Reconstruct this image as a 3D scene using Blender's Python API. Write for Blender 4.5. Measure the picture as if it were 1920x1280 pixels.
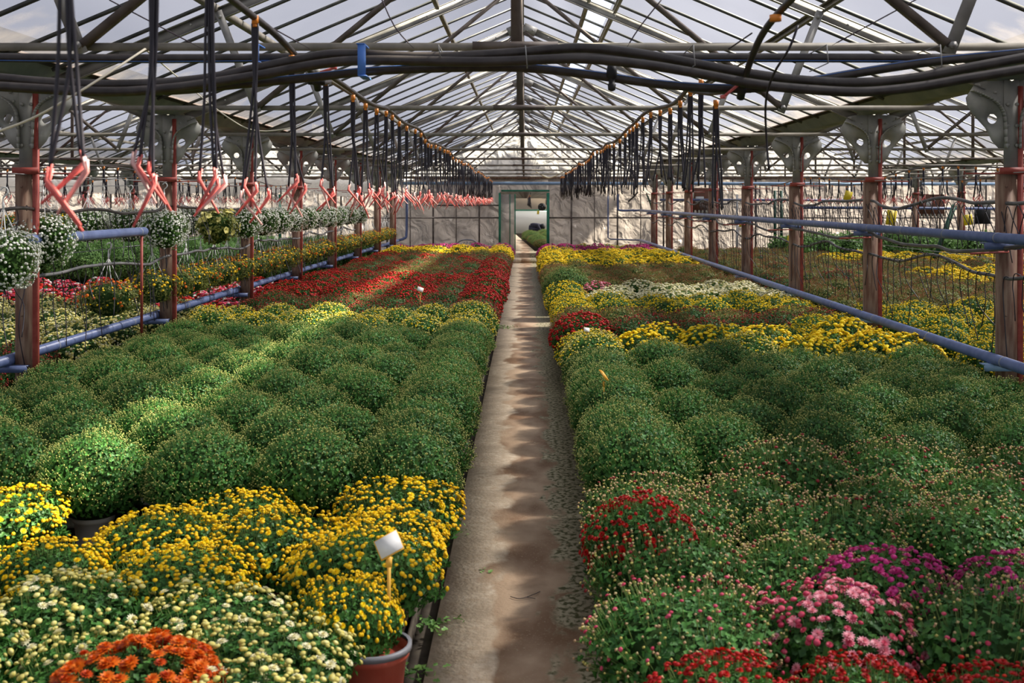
import bpy, math, random
import numpy as np
from mathutils import Vector, Matrix
random.seed(7)
for o in list(bpy.data.objects): bpy.data.objects.remove(o)
C = bpy.context.scene.collection
R = math.radians
# ---------------------------------------------------------------- camera, light, exposure
CH = 1.60                 # camera height
F = 2163.0                # focal length in pixels of the 1920 frame
VX, VY = 985.0, 378.0     # vanishing point of the aisle
cd = bpy.data.cameras.new('camera'); cam = bpy.data.objects.new('camera', cd); C.objects.link(cam)
cam.location = (0, 0, CH); cam.rotation_euler = (R(90), 0, 0)
cd.sensor_width = 36; cd.lens = F/1920*36
cd.shift_x = -(VX-960)/1920; cd.shift_y = -(640-VY)/1920
cd.clip_start = .05; cd.clip_end = 400
cd.dof.use_dof = True; cd.dof.focus_distance = 8.5; cd.dof.aperture_fstop = 6.3
sc = bpy.context.scene; sc.camera = cam
sc.view_settings.view_transform = 'Standard'; sc.view_settings.look = 'None'
sc.view_settings.exposure = 1.55; sc.view_settings.gamma = 1; sc.view_settings.use_curve_mapping = False
w = bpy.data.worlds.new('sky'); sc.world = w; w.use_nodes = True
bg = w.node_tree.nodes['Background']; bg.inputs[0].default_value = (.74, .80, .95, 1); bg.inputs[1].default_value = .54
sd = bpy.data.lights.new('sun', 'SUN'); sd.energy = 12.0; sd.angle = R(4.5); sd.color = (1, .93, .80)
sun = bpy.data.objects.new('sun', sd); C.objects.link(sun)
sun.rotation_euler = Vector((-2.55, -.9, -2.85)).to_track_quat('-Z', 'Y').to_euler()

def P(x, y, Y):           # a measured picture point at distance Y -> place
    return Vector(((x-VX)*Y/F, Y, CH+(VY-y)*Y/F))
# ---------------------------------------------------------------- materials
def lin(c): return tuple(((v/12.92) if v <= .04045 else ((v+.055)/1.055)**2.4) for v in c)
def newmat(name):
    m = bpy.data.materials.new(name); m.use_nodes = True
    nt = m.node_tree; b = nt.nodes['Principled BSDF']; return m, nt, b
def N(nt, t, **kw):
    n = nt.nodes.new(t)
    for k, v in kw.items(): setattr(n, k, v)
    return n
def mat(name, c1, c2=None, scale=8, rough=.6, metal=0, bump=0, detail=4, lo=.35, hi=.65, stretch=None, spec=.5, trans=0, c3=None):
    m, nt, b = newmat(name); L = nt.links.new
    b.inputs['Roughness'].default_value = rough; b.inputs['Metallic'].default_value = metal
    b.inputs['Specular IOR Level'].default_value = spec
    if c2 is None: b.inputs['Base Color'].default_value = (*c1, 1)
    else:
        tc = N(nt, 'ShaderNodeTexCoord'); mp = N(nt, 'ShaderNodeMapping'); L(tc.outputs['Object'], mp.inputs[0])
        if stretch: mp.inputs['Scale'].default_value = stretch
        ns = N(nt, 'ShaderNodeTexNoise'); ns.inputs['Scale'].default_value = scale; ns.inputs['Detail'].default_value = detail
        L(mp.outputs[0], ns.inputs['Vector'])
        r = N(nt, 'ShaderNodeValToRGB'); L(ns.outputs[0], r.inputs[0])
        e = r.color_ramp.elements; e[0].position = lo; e[0].color = (*c1, 1); e[1].position = hi; e[1].color = (*c2, 1)
        if c3: k = e.new(min(.99, hi+.12)); k.color = (*c3, 1)
        L(r.outputs[0], b.inputs['Base Color'])
        if bump:
            bp = N(nt, 'ShaderNodeBump'); bp.inputs['Strength'].default_value = bump; bp.inputs['Distance'].default_value = .01
            L(ns.outputs[0], bp.inputs['Height']); L(bp.outputs[0], b.inputs['Normal'])
    return m
def leafmat(name, c1, c2, trans=.25, rnd=.35, scale=25):
    m, nt, b = newmat(name); L = nt.links.new
    tc = N(nt, 'ShaderNodeTexCoord'); ns = N(nt, 'ShaderNodeTexNoise'); ns.inputs['Scale'].default_value = scale; ns.inputs['Detail'].default_value = 2
    L(tc.outputs['Object'], ns.inputs['Vector'])
    r = N(nt, 'ShaderNodeValToRGB'); L(ns.outputs[0], r.inputs[0])
    e = r.color_ramp.elements; e[0].position = .38; e[0].color = (*c1, 1); e[1].position = .62; e[1].color = (*c2, 1)
    oi = N(nt, 'ShaderNodeObjectInfo'); mr = N(nt, 'ShaderNodeMapRange'); L(oi.outputs['Random'], mr.inputs[0])
    mr.inputs['To Min'].default_value = 1-rnd; mr.inputs['To Max'].default_value = 1+rnd
    hs = N(nt, 'ShaderNodeHueSaturation'); L(r.outputs[0], hs.inputs['Color']); L(mr.outputs[0], hs.inputs['Value'])
    L(hs.outputs[0], b.inputs['Base Color'])
    b.inputs['Roughness'].default_value = .5; b.inputs['Specular IOR Level'].default_value = .25
    if trans:
        t = N(nt, 'ShaderNodeBsdfTranslucent'); L(hs.outputs[0], t.inputs['Color'])
        mx = N(nt, 'ShaderNodeMixShader'); mx.inputs[0].default_value = trans
        out = nt.nodes['Material Output']; L(b.outputs[0], mx.inputs[1]); L(t.outputs[0], mx.inputs[2]); L(mx.outputs[0], out.inputs[0])
    return m
def filmmat(name, col, tcol, tr=.2, dirt=None, wr=0):
    m = bpy.data.materials.new(name); m.use_nodes = True; nt = m.node_tree; L = nt.links.new
    for n in list(nt.nodes): nt.nodes.remove(n)
    out = N(nt, 'ShaderNodeOutputMaterial')
    tl = N(nt, 'ShaderNodeBsdfTranslucent'); df = N(nt, 'ShaderNodeBsdfDiffuse'); tp = N(nt, 'ShaderNodeBsdfTransparent')
    tc = N(nt, 'ShaderNodeTexCoord'); ns = N(nt, 'ShaderNodeTexNoise'); ns.inputs['Scale'].default_value = 1.3; ns.inputs['Detail'].default_value = 5
    mp = N(nt, 'ShaderNodeMapping'); mp.inputs['Scale'].default_value = (1, .6, 1); L(tc.outputs['Object'], mp.inputs[0]); L(mp.outputs[0], ns.inputs['Vector'])
    r = N(nt, 'ShaderNodeValToRGB'); L(ns.outputs[0], r.inputs[0]); e = r.color_ramp.elements
    e[0].position = .3; e[0].color = (*[c*.86 for c in col], 1); e[1].position = .6; e[1].color = (*col, 1)
    colsock = r.outputs[0]; trv = None
    if dirt:                      # moss and grime collected along the gutters
        sp = N(nt, 'ShaderNodeSeparateXYZ'); L(tc.outputs['Object'], sp.inputs[0])
        ab = N(nt, 'ShaderNodeMath', operation='ABSOLUTE'); L(sp.outputs[0], ab.inputs[0])
        n2 = N(nt, 'ShaderNodeTexNoise'); n2.inputs['Scale'].default_value = 5; n2.inputs['Detail'].default_value = 6; L(tc.outputs['Object'], n2.inputs['Vector'])
        ad = N(nt, 'ShaderNodeMath', operation='MULTIPLY_ADD'); L(n2.outputs[0], ad.inputs[0]); ad.inputs[1].default_value = .9; L(ab.outputs[0], ad.inputs[2])
        mr = N(nt, 'ShaderNodeMapRange'); L(ad.outputs[0], mr.inputs[0]); mr.inputs['From Min'].default_value = 3.15; mr.inputs['From Max'].default_value = 3.7
        mx = N(nt, 'ShaderNodeMixRGB'); L(mr.outputs[0], mx.inputs[0]); L(colsock, mx.inputs[1]); mx.inputs[2].default_value = (*dirt, 1); colsock = mx.outputs[0]
        trv = mr.outputs[0]
    L(colsock, tl.inputs['Color']); L(colsock, df.inputs['Color']); tp.inputs['Color'].default_value = (*tcol, 1)
    if wr:
        n3 = N(nt, 'ShaderNodeTexNoise'); n3.inputs['Scale'].default_value = 2.2; n3.inputs['Detail'].default_value = 3; n3.inputs['Distortion'].default_value = 1.2
        L(tc.outputs['Object'], n3.inputs['Vector'])
        bp = N(nt, 'ShaderNodeBump'); bp.inputs['Strength'].default_value = wr; bp.inputs['Distance'].default_value = .25
        L(n3.outputs[0], bp.inputs['Height']); L(bp.outputs[0], df.inputs['Normal']); L(bp.outputs[0], tl.inputs['Normal'])
    m1 = N(nt, 'ShaderNodeMixShader'); m1.inputs[0].default_value = .30; L(tl.outputs[0], m1.inputs[1]); L(df.outputs[0], m1.inputs[2])
    m2 = N(nt, 'ShaderNodeMixShader'); L(m1.outputs[0], m2.inputs[1]); L(tp.outputs[0], m2.inputs[2]); m2.inputs[0].default_value = tr
    if trv is not None:
        mm = N(nt, 'ShaderNodeMapRange'); L(trv, mm.inputs[0]); mm.inputs['To Min'].default_value = tr; mm.inputs['To Max'].default_value = tr*.65; L(mm.outputs[0], m2.inputs[0])
    L(m2.outputs[0], out.inputs[0]); return m
M = {}
M['film'] = filmmat('roof_film', (.145, .148, .162), (.93, .94, 1), .40, dirt=(.40, .36, .31))
M['wallfilm'] = filmmat('wall_film', (.60, .555, .51), (.9, .9, .9), .06, wr=.6)
M['farfilm'] = filmmat('hazy_far_film', (.40, .35, .29), (.9, .9, .9), .03)
M['sheet'] = filmmat('plastic_sheet', (.84, .82, .78), (.9, .9, .9), .05, wr=.8)
M['galv'] = mat('galvanised_steel', (.28, .27, .245), (.48, .465, .42), 6, .55, .25, .1, c3=(.30, .24, .18))
M['plate'] = mat('weathered_plate', (.24, .245, .22), (.42, .41, .36), 5, .6, .2, .1, c3=(.26, .13, .07))
M['chord'] = mat('angle_steel', (.20, .18, .14), (.32, .29, .23), 9, .6, .2)
M['dark'] = mat('brown_steel', (.10, .075, .06), (.19, .155, .125), 12, .6, .1)
M['bar'] = mat('glazing_bar_metal', (.055, .058, .05), (.12, .12, .105), 9, .5, .2)
M['rust'] = mat('brown_weathered_web', (.16, .075, .045), (.30, .20, .13), 7, .75, 0, .1, stretch=(6, 6, .8))
M['red'] = mat('red_primer', (.29, .042, .028), (.38, .075, .05), 20, .6)
M['gutter'] = mat('gutter_metal', (.14, .17, .16), (.25, .275, .25), 3, .55, .2)
M['gutteredge'] = mat('rusty_edge', (.25, .10, .05), (.42, .34, .24), 14, .8)
M['blue'] = mat('blue_pipe_paint', (.085, .12, .25), (.125, .165, .31), 14, .42, 0, .05)
M['bluel'] = mat('light_blue_paint', (.20, .34, .52), (.28, .42, .58), 10, .4)
M['collar'] = mat('pipe_collar', (.20, .22, .27), rough=.6)
M['hose'] = mat('black_polyethylene', (.022, .016, .013), (.045, .036, .030), 20, .45)
M['tube'] = mat('thin_black_tube', (.016, .012, .018), rough=.45)
M['greyhose'] = mat('grey_cable', (.07, .07, .07), (.13, .125, .12), 9, .6)
M['stripe'] = mat('blue_stripe', (.06, .16, .45), rough=.5)
M['tape'] = mat('blue_tape', (.08, .22, .62), rough=.6)
M['orange'] = mat('orange_plastic', (.80, .26, .03), rough=.4)
M['stake'] = leafmat('coral_plastic', (.86, .17, .15), (.88, .26, .23), .15, .1)
M['stakel'] = leafmat('pale_coral_plastic', (.86, .42, .38), (.88, .6, .56), .15, .05)
M['white'] = mat('white_plastic', (.78, .77, .72), rough=.45)
M['potw'] = mat('white_pot_plastic', (.66, .63, .58), (.74, .72, .68), 9, .5)
M['potr'] = mat('terracotta_pot_plastic', (.55, .09, .05), (.62, .13, .08), 14, .5)
M['potg'] = mat('grey_rim', (.2, .2, .21), rough=.5)
M['potb'] = mat('dark_basket_plastic', (.05, .06, .05), rough=.6)
M['green'] = mat('green_paint', (.01, .17, .09), (.02, .24, .13), 9, .5)
M['dgreen'] = mat('dark_green_paint', (.01, .07, .035), rough=.5)
M['cord'] = mat('cream_cord', (.72, .66, .50), rough=.8)
M['wire'] = mat('dark_wire', (.05, .03, .04), rough=.7)
M['gwire'] = mat('grey_wire', (.28, .28, .27), rough=.6)
M['yellow'] = mat('yellow_trap_card', (.85, .66, .02), (.72, .55, .03), 60, .5)
M['ytag'] = mat('yellow_tag_plastic', (.90, .50, .07), rough=.5)
M['otag'] = mat('amber_tag_plastic', (.72, .36, .03), rough=.5)
M['wood'] = mat('brown_board', (.14, .055, .028), (.20, .085, .045), 6, .7)
M['cloth'] = mat('dark_clothes', (.018, .016, .035), rough=.85)
M['skin'] = mat('skin', (.50, .30, .22), rough=.6)
M['grey'] = mat('grey_plastic', (.22, .22, .23), rough=.6)
M['black'] = mat('black_metal', (.012, .012, .012), rough=.6)
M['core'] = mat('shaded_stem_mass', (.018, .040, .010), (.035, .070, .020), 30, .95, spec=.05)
def cs(*h): return lin(tuple(v/255 for v in h))
G1, G2 = cs(48, 92, 40), cs(86, 138, 62)
M['leaf'] = leafmat('mum_leaf', G1, G2, .25, .22)
M['leafd'] = leafmat('dark_mum_leaf', cs(46, 80, 40), cs(78, 120, 58), .2, .2)
M['leafl'] = leafmat('light_mum_leaf', cs(74, 114, 54), cs(124, 160, 84), .25, .15)
M['leafo'] = leafmat('olive_leaf', cs(92, 104, 46), cs(142, 144, 74), .25, .2)
M['stem'] = leafmat('stem_green', cs(98, 128, 62), cs(136, 156, 88), .2, .15)
M['stemo'] = leafmat('olive_stem', cs(112, 104, 58), cs(150, 128, 80), .2, .15)
def fl(name, a, b, rnd=.08): M[name] = leafmat(name, a, b, .25, rnd, 60)
fl('bud_green', cs(150, 160, 88), cs(200, 196, 112))
fl('bud_pale', cs(205, 196, 112), cs(232, 218, 120))
fl('yellow_petal', cs(248, 212, 16), cs(255, 232, 40))
fl('gold_petal', cs(244, 196, 20), cs(254, 218, 40))
fl('cream_petal', cs(226, 214, 110), cs(244, 236, 160))
fl('ivory_petal', cs(236, 228, 176), cs(250, 246, 214))
fl('red_petal', cs(150, 8, 8), cs(196, 26, 18))
fl('scarlet_petal', cs(190, 30, 14), cs(222, 52, 28))
fl('bud_rust', cs(168, 104, 66), cs(192, 128, 84))
fl('bud_wine', cs(136, 36, 40), cs(172, 66, 62))
fl('bud_peach', cs(214, 198, 140), cs(226, 180, 140))
fl('orange_petal', cs(206, 82, 14), cs(240, 132, 34))
fl('rust_petal', cs(176, 52, 12), cs(214, 84, 20))
fl('pink_petal', cs(240, 140, 156), cs(250, 188, 196))
fl('rose_petal', cs(210, 60, 92), cs(232, 100, 126))
fl('magenta_petal', cs(186, 36, 110), cs(214, 70, 148))
fl('white_petal', cs(226, 226, 208), cs(248, 248, 240))
# ---------------------------------------------------------------- mesh builder
class MB:
    def __init__(s): s.v = []; s.f = []; s.m = []; s.n = 0
    def add(s, V, Fs, mi=0):
        V = np.asarray(V, float).reshape(-1, 3); s.v.append(V)
        for f in Fs: s.f.append([i+s.n for i in f]); s.m.append(mi)
        s.n += len(V); return s
    def box(s, c, d, rot=None, mi=0):
        h = np.array(d)/2
        V = np.array([[x, y, z] for x in (-1, 1) for y in (-1, 1) for z in (-1, 1)])*h
        if rot is not None: V = V @ np.array(rot.to_matrix() if hasattr(rot, 'to_matrix') else rot).T
        return s.add(V+np.array(c), [(0, 1, 3, 2), (4, 6, 7, 5), (0, 4, 5, 1), (2, 3, 7, 6), (0, 2, 6, 4), (1, 5, 7, 3)], mi)
    def bar(s, a, b, wd, ht, mi=0, up=(0, 0, 1)):        # box section from a to b
        a = Vector(a); b = Vector(b); d = b-a; L = d.length; d.normalize()
        u = Vector(up); x = d.cross(u)
        if x.length < 1e-4: x = d.cross(Vector((0, 1, 0)))
        x.normalize(); z = x.cross(d).normalized()
        return s.box((a+b)/2, (wd, L, ht), Matrix((x, d, z)).transposed(), mi)
    def chan(s, a, b, wd, ht, t=.006, mi=0, side=1, up=(0, 0, 1)):   # open C channel
        a = Vector(a); b = Vector(b); d = (b-a).normalized(); x = d.cross(Vector(up)).normalized(); z = x.cross(d).normalized()
        s.bar(a+x*(wd/2*side), b+x*(wd/2*side), t, ht, mi, up)
        s.bar(a+z*(ht/2), b+z*(ht/2), wd, t, mi, up); s.bar(a-z*(ht/2), b-z*(ht/2), wd, t, mi, up)
        return s
    def tube(s, pts, r, n=8, mi=0, smoothn=0, rad=None):
        pts = [Vector(p) for p in pts]
        if smoothn and len(pts) > 2: pts = spline(pts, smoothn)
        k = len(pts); V = []; prev = None
        for i, p in enumerate(pts):
            t = (pts[min(i+1, k-1)]-pts[max(i-1, 0)]).normalized()
            if prev is None:
                x = t.cross(Vector((0, 0, 1)))
                if x.length < .05: x = t.cross(Vector((0, 1, 0)))
            else: x = prev-t*prev.dot(t)
            x.normalize(); y = t.cross(x); prev = x
            rr = r if rad is None else rad[i*(len(rad)-1)//(k-1)]
            for j in range(n):
                an = 2*math.pi*j/n; V.append(p+x*(math.cos(an)*rr)+y*(math.sin(an)*rr))
        Fs = [(i*n+j, i*n+(j+1) % n, (i+1)*n+(j+1) % n, (i+1)*n+j) for i in range(k-1) for j in range(n)]
        Fs += [tuple(range(n))[::-1], tuple((k-1)*n+j for j in range(n))]
        return s.add([tuple(v) for v in V], Fs, mi)
    def lathe(s, prof, n=20, c=(0, 0, 0), mi=0, caps=True):
        V = [(c[0]+r*math.cos(2*math.pi*j/n), c[1]+r*math.sin(2*math.pi*j/n), c[2]+z) for r, z in prof for j in range(n)]
        k = len(prof)
        Fs = [(i*n+j, i*n+(j+1) % n, (i+1)*n+(j+1) % n, (i+1)*n+j) for i in range(k-1) for j in range(n)]
        if caps: Fs += [tuple(range(n))[::-1], tuple((k-1)*n+j for j in range(n))]
        return s.add(V, Fs, mi)
    def ball(s, c, r, sq=(1, 1, 1), n=12, mi=0):
        pr = [(max(1e-4, r*math.sin(math.pi*i/8)), -r*math.cos(math.pi*i/8)) for i in range(9)]
        b = MB().lathe(pr, n, (0, 0, 0)); V = b.v[0]*np.array(sq)+np.array(c)
        return s.add(V, b.f, mi)
    def inst(s, T, pos, B, sc_, mi=0):                    # T=(verts,faces): many placed copies inside one surface
        TV, TF = T; n = len(pos)
        V = np.einsum('nij,tj->nti', B, TV)*np.asarray(sc_).reshape(-1, 1, 1)+pos[:, None, :]
        s.v.append(V.reshape(-1, 3)); k = len(TV)
        for i in range(n):
            o = s.n+i*k
            for f in TF: s.f.append([q+o for q in f]); s.m.append(mi)
        s.n += n*k; return s
    def mesh(s, name, mats, smooth=False):
        me = bpy.data.meshes.new(name); V = np.concatenate(s.v)
        me.vertices.add(len(V)); me.vertices.foreach_set('co', V.ravel())
        ln = np.array([len(f) for f in s.f]); li = np.concatenate([np.array(f) for f in s.f]).astype(np.int32)
        me.loops.add(len(li)); me.loops.foreach_set('vertex_index', li)
        me.polygons.add(len(ln)); st = np.concatenate([[0], np.cumsum(ln)[:-1]]).astype(np.int32)
        me.polygons.foreach_set('loop_start', st); me.polygons.foreach_set('loop_total', ln.astype(np.int32))
        me.polygons.foreach_set('material_index', np.array(s.m, np.int32))
        if smooth: me.polygons.foreach_set('use_smooth', np.ones(len(ln), bool))
        for m in (mats if isinstance(mats, (list, tuple)) else [mats]): me.materials.append(M[m] if isinstance(m, str) else m)
        me.update(calc_edges=True); me.validate(); return me
    def build(s, name, mats, parent=None, smooth=False, loc=None):
        o = bpy.data.objects.new(name, s.mesh(name, mats, smooth)); C.objects.link(o)
        if parent: o.parent = parent
        if loc is not None: o.location = loc
        return o
def spline(pts, n):
    out = []; k = len(pts)
    for i in range(k-1):
        p0, p1, p2, p3 = pts[max(i-1, 0)], pts[i], pts[i+1], pts[min(i+2, k-1)]
        for j in range(n):
            t = j/n
            out.append(.5*((2*p1)+(p2-p0)*t+(2*p0-5*p1+4*p2-p3)*t*t+(3*p1-p0-3*p2+p3)*t**3))
    out.append(pts[-1]); return out
def tag(o, label, cat, group=None, kind=None):
    if label: o['label'] = label
    if cat: o['category'] = cat
    if group: o['group'] = group
    if kind: o['kind'] = kind
    return o
def struct(o, label=None):
    o['kind'] = 'structure'
    if label: o['label'] = label
    return o
def empty(name, loc, rz=0, s=1):
    o = bpy.data.objects.new(name, None); C.objects.link(o); o.location = loc; o.rotation_euler = (0, 0, rz); o.scale = (s, s, s)
    o.empty_display_size = .1; return o
def part(name, me, parent, loc=None):
    o = bpy.data.objects.new(name, me); C.objects.link(o); o.parent = parent
    if loc is not None: o.location = loc
    return o
ORD = ['', 'first', 'second', 'third', 'fourth', 'fifth', 'sixth', 'seventh', 'eighth', 'ninth', 'tenth', 'eleventh', 'twelfth', 'thirteenth', 'fourteenth', 'fifteenth', 'sixteenth', 'seventeenth', 'eighteenth', 'nineteenth']
TEN = {20: 'twent', 30: 'thirt', 40: 'fort', 50: 'fift', 60: 'sixt'}
def od(n):
    if n < 20: return ORD[n]
    t = n//10*10
    return TEN[t]+'ieth' if n == t else TEN[t]+'y-'+ORD[n-t]
# ---------------------------------------------------------------- shell
BW = 6.48; CX = -.04; HALF = 3.24
EAVE, RIDGE = .88, 2.17          # film heights above the camera
Y0, Y1 = -5.5, 31.6
FR = [4.6+3*k for k in range(-3, 10)]        # frame planes
# ground
def plane(name, x0, x1, y0, y1, z, m):
    o = MB().box(((x0+x1)/2, (y0+y1)/2, z-.05), (x1-x0, y1-y0, .1)).build(name, m); return o
M['soil'] = mat('dark_soil', (.014, .010, .006), (.040, .028, .016), 14, .95, 0, .3, spec=.1)
M['concside'] = mat('trough_concrete', (.055, .042, .028), (.10, .08, .055), 12, .9, 0, .2)
def pathmat():
    m, nt, b = newmat('stained_concrete'); L = nt.links.new
    tc = N(nt, 'ShaderNodeTexCoord'); sp = N(nt, 'ShaderNodeSeparateXYZ'); L(tc.outputs['Object'], sp.inputs[0])
    def noise(s, d=5, st=None, dist=0):
        n = N(nt, 'ShaderNodeTexNoise'); n.inputs['Scale'].default_value = s; n.inputs['Detail'].default_value = d; n.inputs['Distortion'].default_value = dist
        if st:
            mp = N(nt, 'ShaderNodeMapping'); mp.inputs['Scale'].default_value = st; L(tc.outputs['Object'], mp.inputs[0]); L(mp.outputs[0], n.inputs['Vector'])
        else: L(tc.outputs['Object'], n.inputs['Vector'])
        return n.outputs[0]
    def math_(op, a, b_, c=None):
        n = N(nt, 'ShaderNodeMath', operation=op)
        for i, v in enumerate((a, b_, c)):
            if v is None: continue
            if isinstance(v, (int, float)): n.inputs[i].default_value = v
            else: L(v, n.inputs[i])
        return n.outputs[0]
    def mr(a, f0, f1):
        n = N(nt, 'ShaderNodeMapRange'); L(a, n.inputs[0]); n.inputs['From Min'].default_value = f0; n.inputs['From Max'].default_value = f1; return n.outputs[0]
    def mix(f, a, b_):
        n = N(nt, 'ShaderNodeMixRGB'); L(f, n.inputs[0])
        for i, v in ((1, a), (2, b_)):
            if isinstance(v, tuple): n.inputs[i].default_value = (*v, 1)
            else: L(v, n.inputs[i])
        return n.outputs[0]
    base = mix(mr(noise(26, 6), .35, .7), (.60, .45, .29), (.80, .66, .47))
    base = mix(mr(noise(5, 6), .40, .70), base, (.50, .38, .25))
    speck = mr(noise(150, 2), .66, .72); base = mix(speck, base, (.20, .16, .11))
    # brown damp run-off down the middle, ragged left edge
    e = math_('MULTIPLY_ADD', noise(3.6, 10, (1, .75, 1), .35), .50, sp.outputs[0])
    damp = mr(e, .105, .15)
    brown = mix(mr(noise(3.0, 9, (1, .6, 1), .15), .40, .62), (.52, .36, .22), (.23, .125, .058))
    brown = mix(mr(noise(90, 3), .62, .68), brown, (.42, .31, .18))
    c = mix(damp, base, brown)
    # algae along the right edge
    g = math_('MULTIPLY_ADD', noise(7, 8, (1, .5, 1), .8), .42, sp.outputs[0])
    al = mr(g, .33, .38); al2 = math_('MULTIPLY', al, mr(noise(42, 7, (1, .8, 1)), .46, .58))
    c = mix(al, c, (.46, .39, .24)); c = mix(al2, c, (.09, .085, .024))
    L(c, b.inputs['Base Color'])
    n = N(nt, 'ShaderNodeMapRange'); L(damp, n.inputs[0]); n.inputs['To Min'].default_value = .85; n.inputs['To Max'].default_value = .68; L(n.outputs[0], b.inputs['Roughness'])
    bp = N(nt, 'ShaderNodeBump'); bp.inputs['Strength'].default_value = .35; bp.inputs['Distance'].default_value = .004; L(noise(60, 6), bp.inputs['Height']); L(bp.outputs[0], b.inputs['Normal'])
    return m
M['path'] = pathmat()
fl_ = struct(plane('floor', -60, 60, -30, 90, -.10, 'soil'), 'dark soil floor under the beds')
for nm, x0, x1, y1 in (('floor', -3.6, -.43, 30.0), ('floor', .37, 3.6, 30.0), ('floor', -18, -3.6, 31.4), ('floor', 3.6, 18, 31.4)):
    o = struct(plane(nm, x0, x1, -3, y1, 0, 'soil'), 'dark earth bed base')
b = MB(); b.box((.015, 13.45, -.055), (.71, 33.1, .11)); struct(b.build('floor', 'path'), 'stained concrete path down the aisle')
b = MB(); b.box((-.385, 13.4, -.08), (.085, 33, .06)); b.box((-.427, 13.4, -.03), (.012, 33, .10)); struct(b.build('trim_1', 'concside'), 'dark trough between bed and path')
b = MB(); b.box((.01, 31.0, .05), (1.1, 1.9, .1)); b.box((.01, 31.9, .10), (1.1, 1.5, .2)); struct(b.build('floor', 'path'), 'concrete doorstep')
b = MB(); b.bar((.0, 32.5, .12), (-.75, 51, .12), .62, .1, 0); struct(b.build('floor', 'path'), 'path beyond the doorway')
struct(plane('floor', -6, 6, 32.4, 100, .12, 'soil'), 'floor of the bay beyond')
# roof
sp_ = (EAVE-RIDGE)/(HALF-.18)
def film_sheet(c, side, y0, y1, xa=0.0, xb=HALF-.18):
    n = 2; V = []; th = .004
    for y in (y0, y1):
        for x in (xa, xb):
            z = CH+RIDGE+sp_*x; V += [(c+side*x, y, z), (c+side*x, y, z+th)]
    return V, [(0, 2, 6, 4), (1, 5, 7, 3), (0, 1, 3, 2), (4, 6, 7, 5), (0, 4, 5, 1), (2, 3, 7, 6)]
barm = MB().bar((.0, 0, RIDGE-.018), (HALF-.18, 0, EAVE-.018), .020, .022).mesh('glazing_bar', 'bar')
barm2 = MB().bar((.0, 0, RIDGE-.018), (-(HALF-.18), 0, EAVE-.018), .020, .022).mesh('glazing_bar', 'bar')
for bi in range(-2, 3):
    c = CX+BW*bi
    for side in (-1, 1):
        b = MB(); y1 = Y1
        if bi == 0 and side == 1:         # open ridge vent slot on the right slope lets a strip of sun in
            V, Fq = film_sheet(0, side, Y0, y1, 0, .64); b.add(V, Fq)
            V, Fq = film_sheet(0, side, Y0, y1, .84); b.add(V, Fq)
        else:
            V, Fq = film_sheet(0, side, Y0, y1); b.add(V, Fq)
        o = b.build('ceiling', 'film', loc=(c, 0, 0)); struct(o, 'translucent film roof slope')
        k = 0; y = Y0+.1
        while y < Y1-.1:
            q = part('glazing_bar', barm if side > 0 else barm2, o, (0, y, CH)); y += .72
    # gutters
for gi in range(-2, 4):
    gx = CX+BW*(gi-.5)
    b = MB(); z = CH
    pr = [(-.20, .92), (-.17, .92), (-.085, .815), (.085, .815), (.17, .92), (.20, .92), (.20, .90), (.175, .90), (.09, .80), (-.09, .80), (-.175, .90), (-.20, .90)]
    V = [(gx+x, y, z+zz) for y in (Y0, Y1) for x, zz in pr]; k = len(pr)
    b.add(V, [(i, (i+1) % k, k+(i+1) % k, k+i) for i in range(k)]+[tuple(range(k))[::-1], tuple(range(k, 2*k))])
    g = b.build('roof_gutter', 'gutter')
    e = MB(); e.box((gx-.21, (Y0+Y1)/2, z+.905), (.03, Y1-Y0, .018)); e.box((gx+.21, (Y0+Y1)/2, z+.905), (.03, Y1-Y0, .018)); e.build('rusty_lip', 'gutteredge', g)
    where = {0: 'left side of the main aisle bay', 1: 'right side of the main aisle bay', -1: 'beyond the left neighbour bay', 2: 'beyond the right neighbour bay', -2: 'far left edge of the glasshouse', 3: 'far right edge of the glasshouse'}[gi]
    tag(g, 'long grey-green metal roof gutter, '+where, 'gutter')
# purlins
for bi in range(-2, 3):
    c = CX+BW*bi
    for x in (-2.0, -.77, 0, .62, .86, 2.0):
        if bi and x in (.62, .86): continue
        z = CH+RIDGE+sp_*abs(x)-.055
        b = MB(); 
        if abs(x) > .5: b.chan((c+x, Y0, z), (c+x, Y1, z), .03, .045, .006, 0, 1)
        else: b.box((c, (Y0+Y1)/2, z), (.05, Y1-Y0, .05))
        o = b.build('roof_purlin', 'galv' if x in (.62, .86) else 'chord')
        bn = {0: 'main aisle bay', -1: 'left neighbour bay', 1: 'right neighbour bay', -2: 'far left bay', 2: 'far right bay'}[bi]
        pn = {-2.0: 'low on left slope', -.77: 'high on left slope', 0: 'along the ridge', .62: 'upper rail of the open vent', .86: 'lower rail of the open vent', 2.0: 'low on right slope'}[x]
        tag(o, f'long steel roof purlin {pn}, {bn}', 'purlin')
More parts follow.
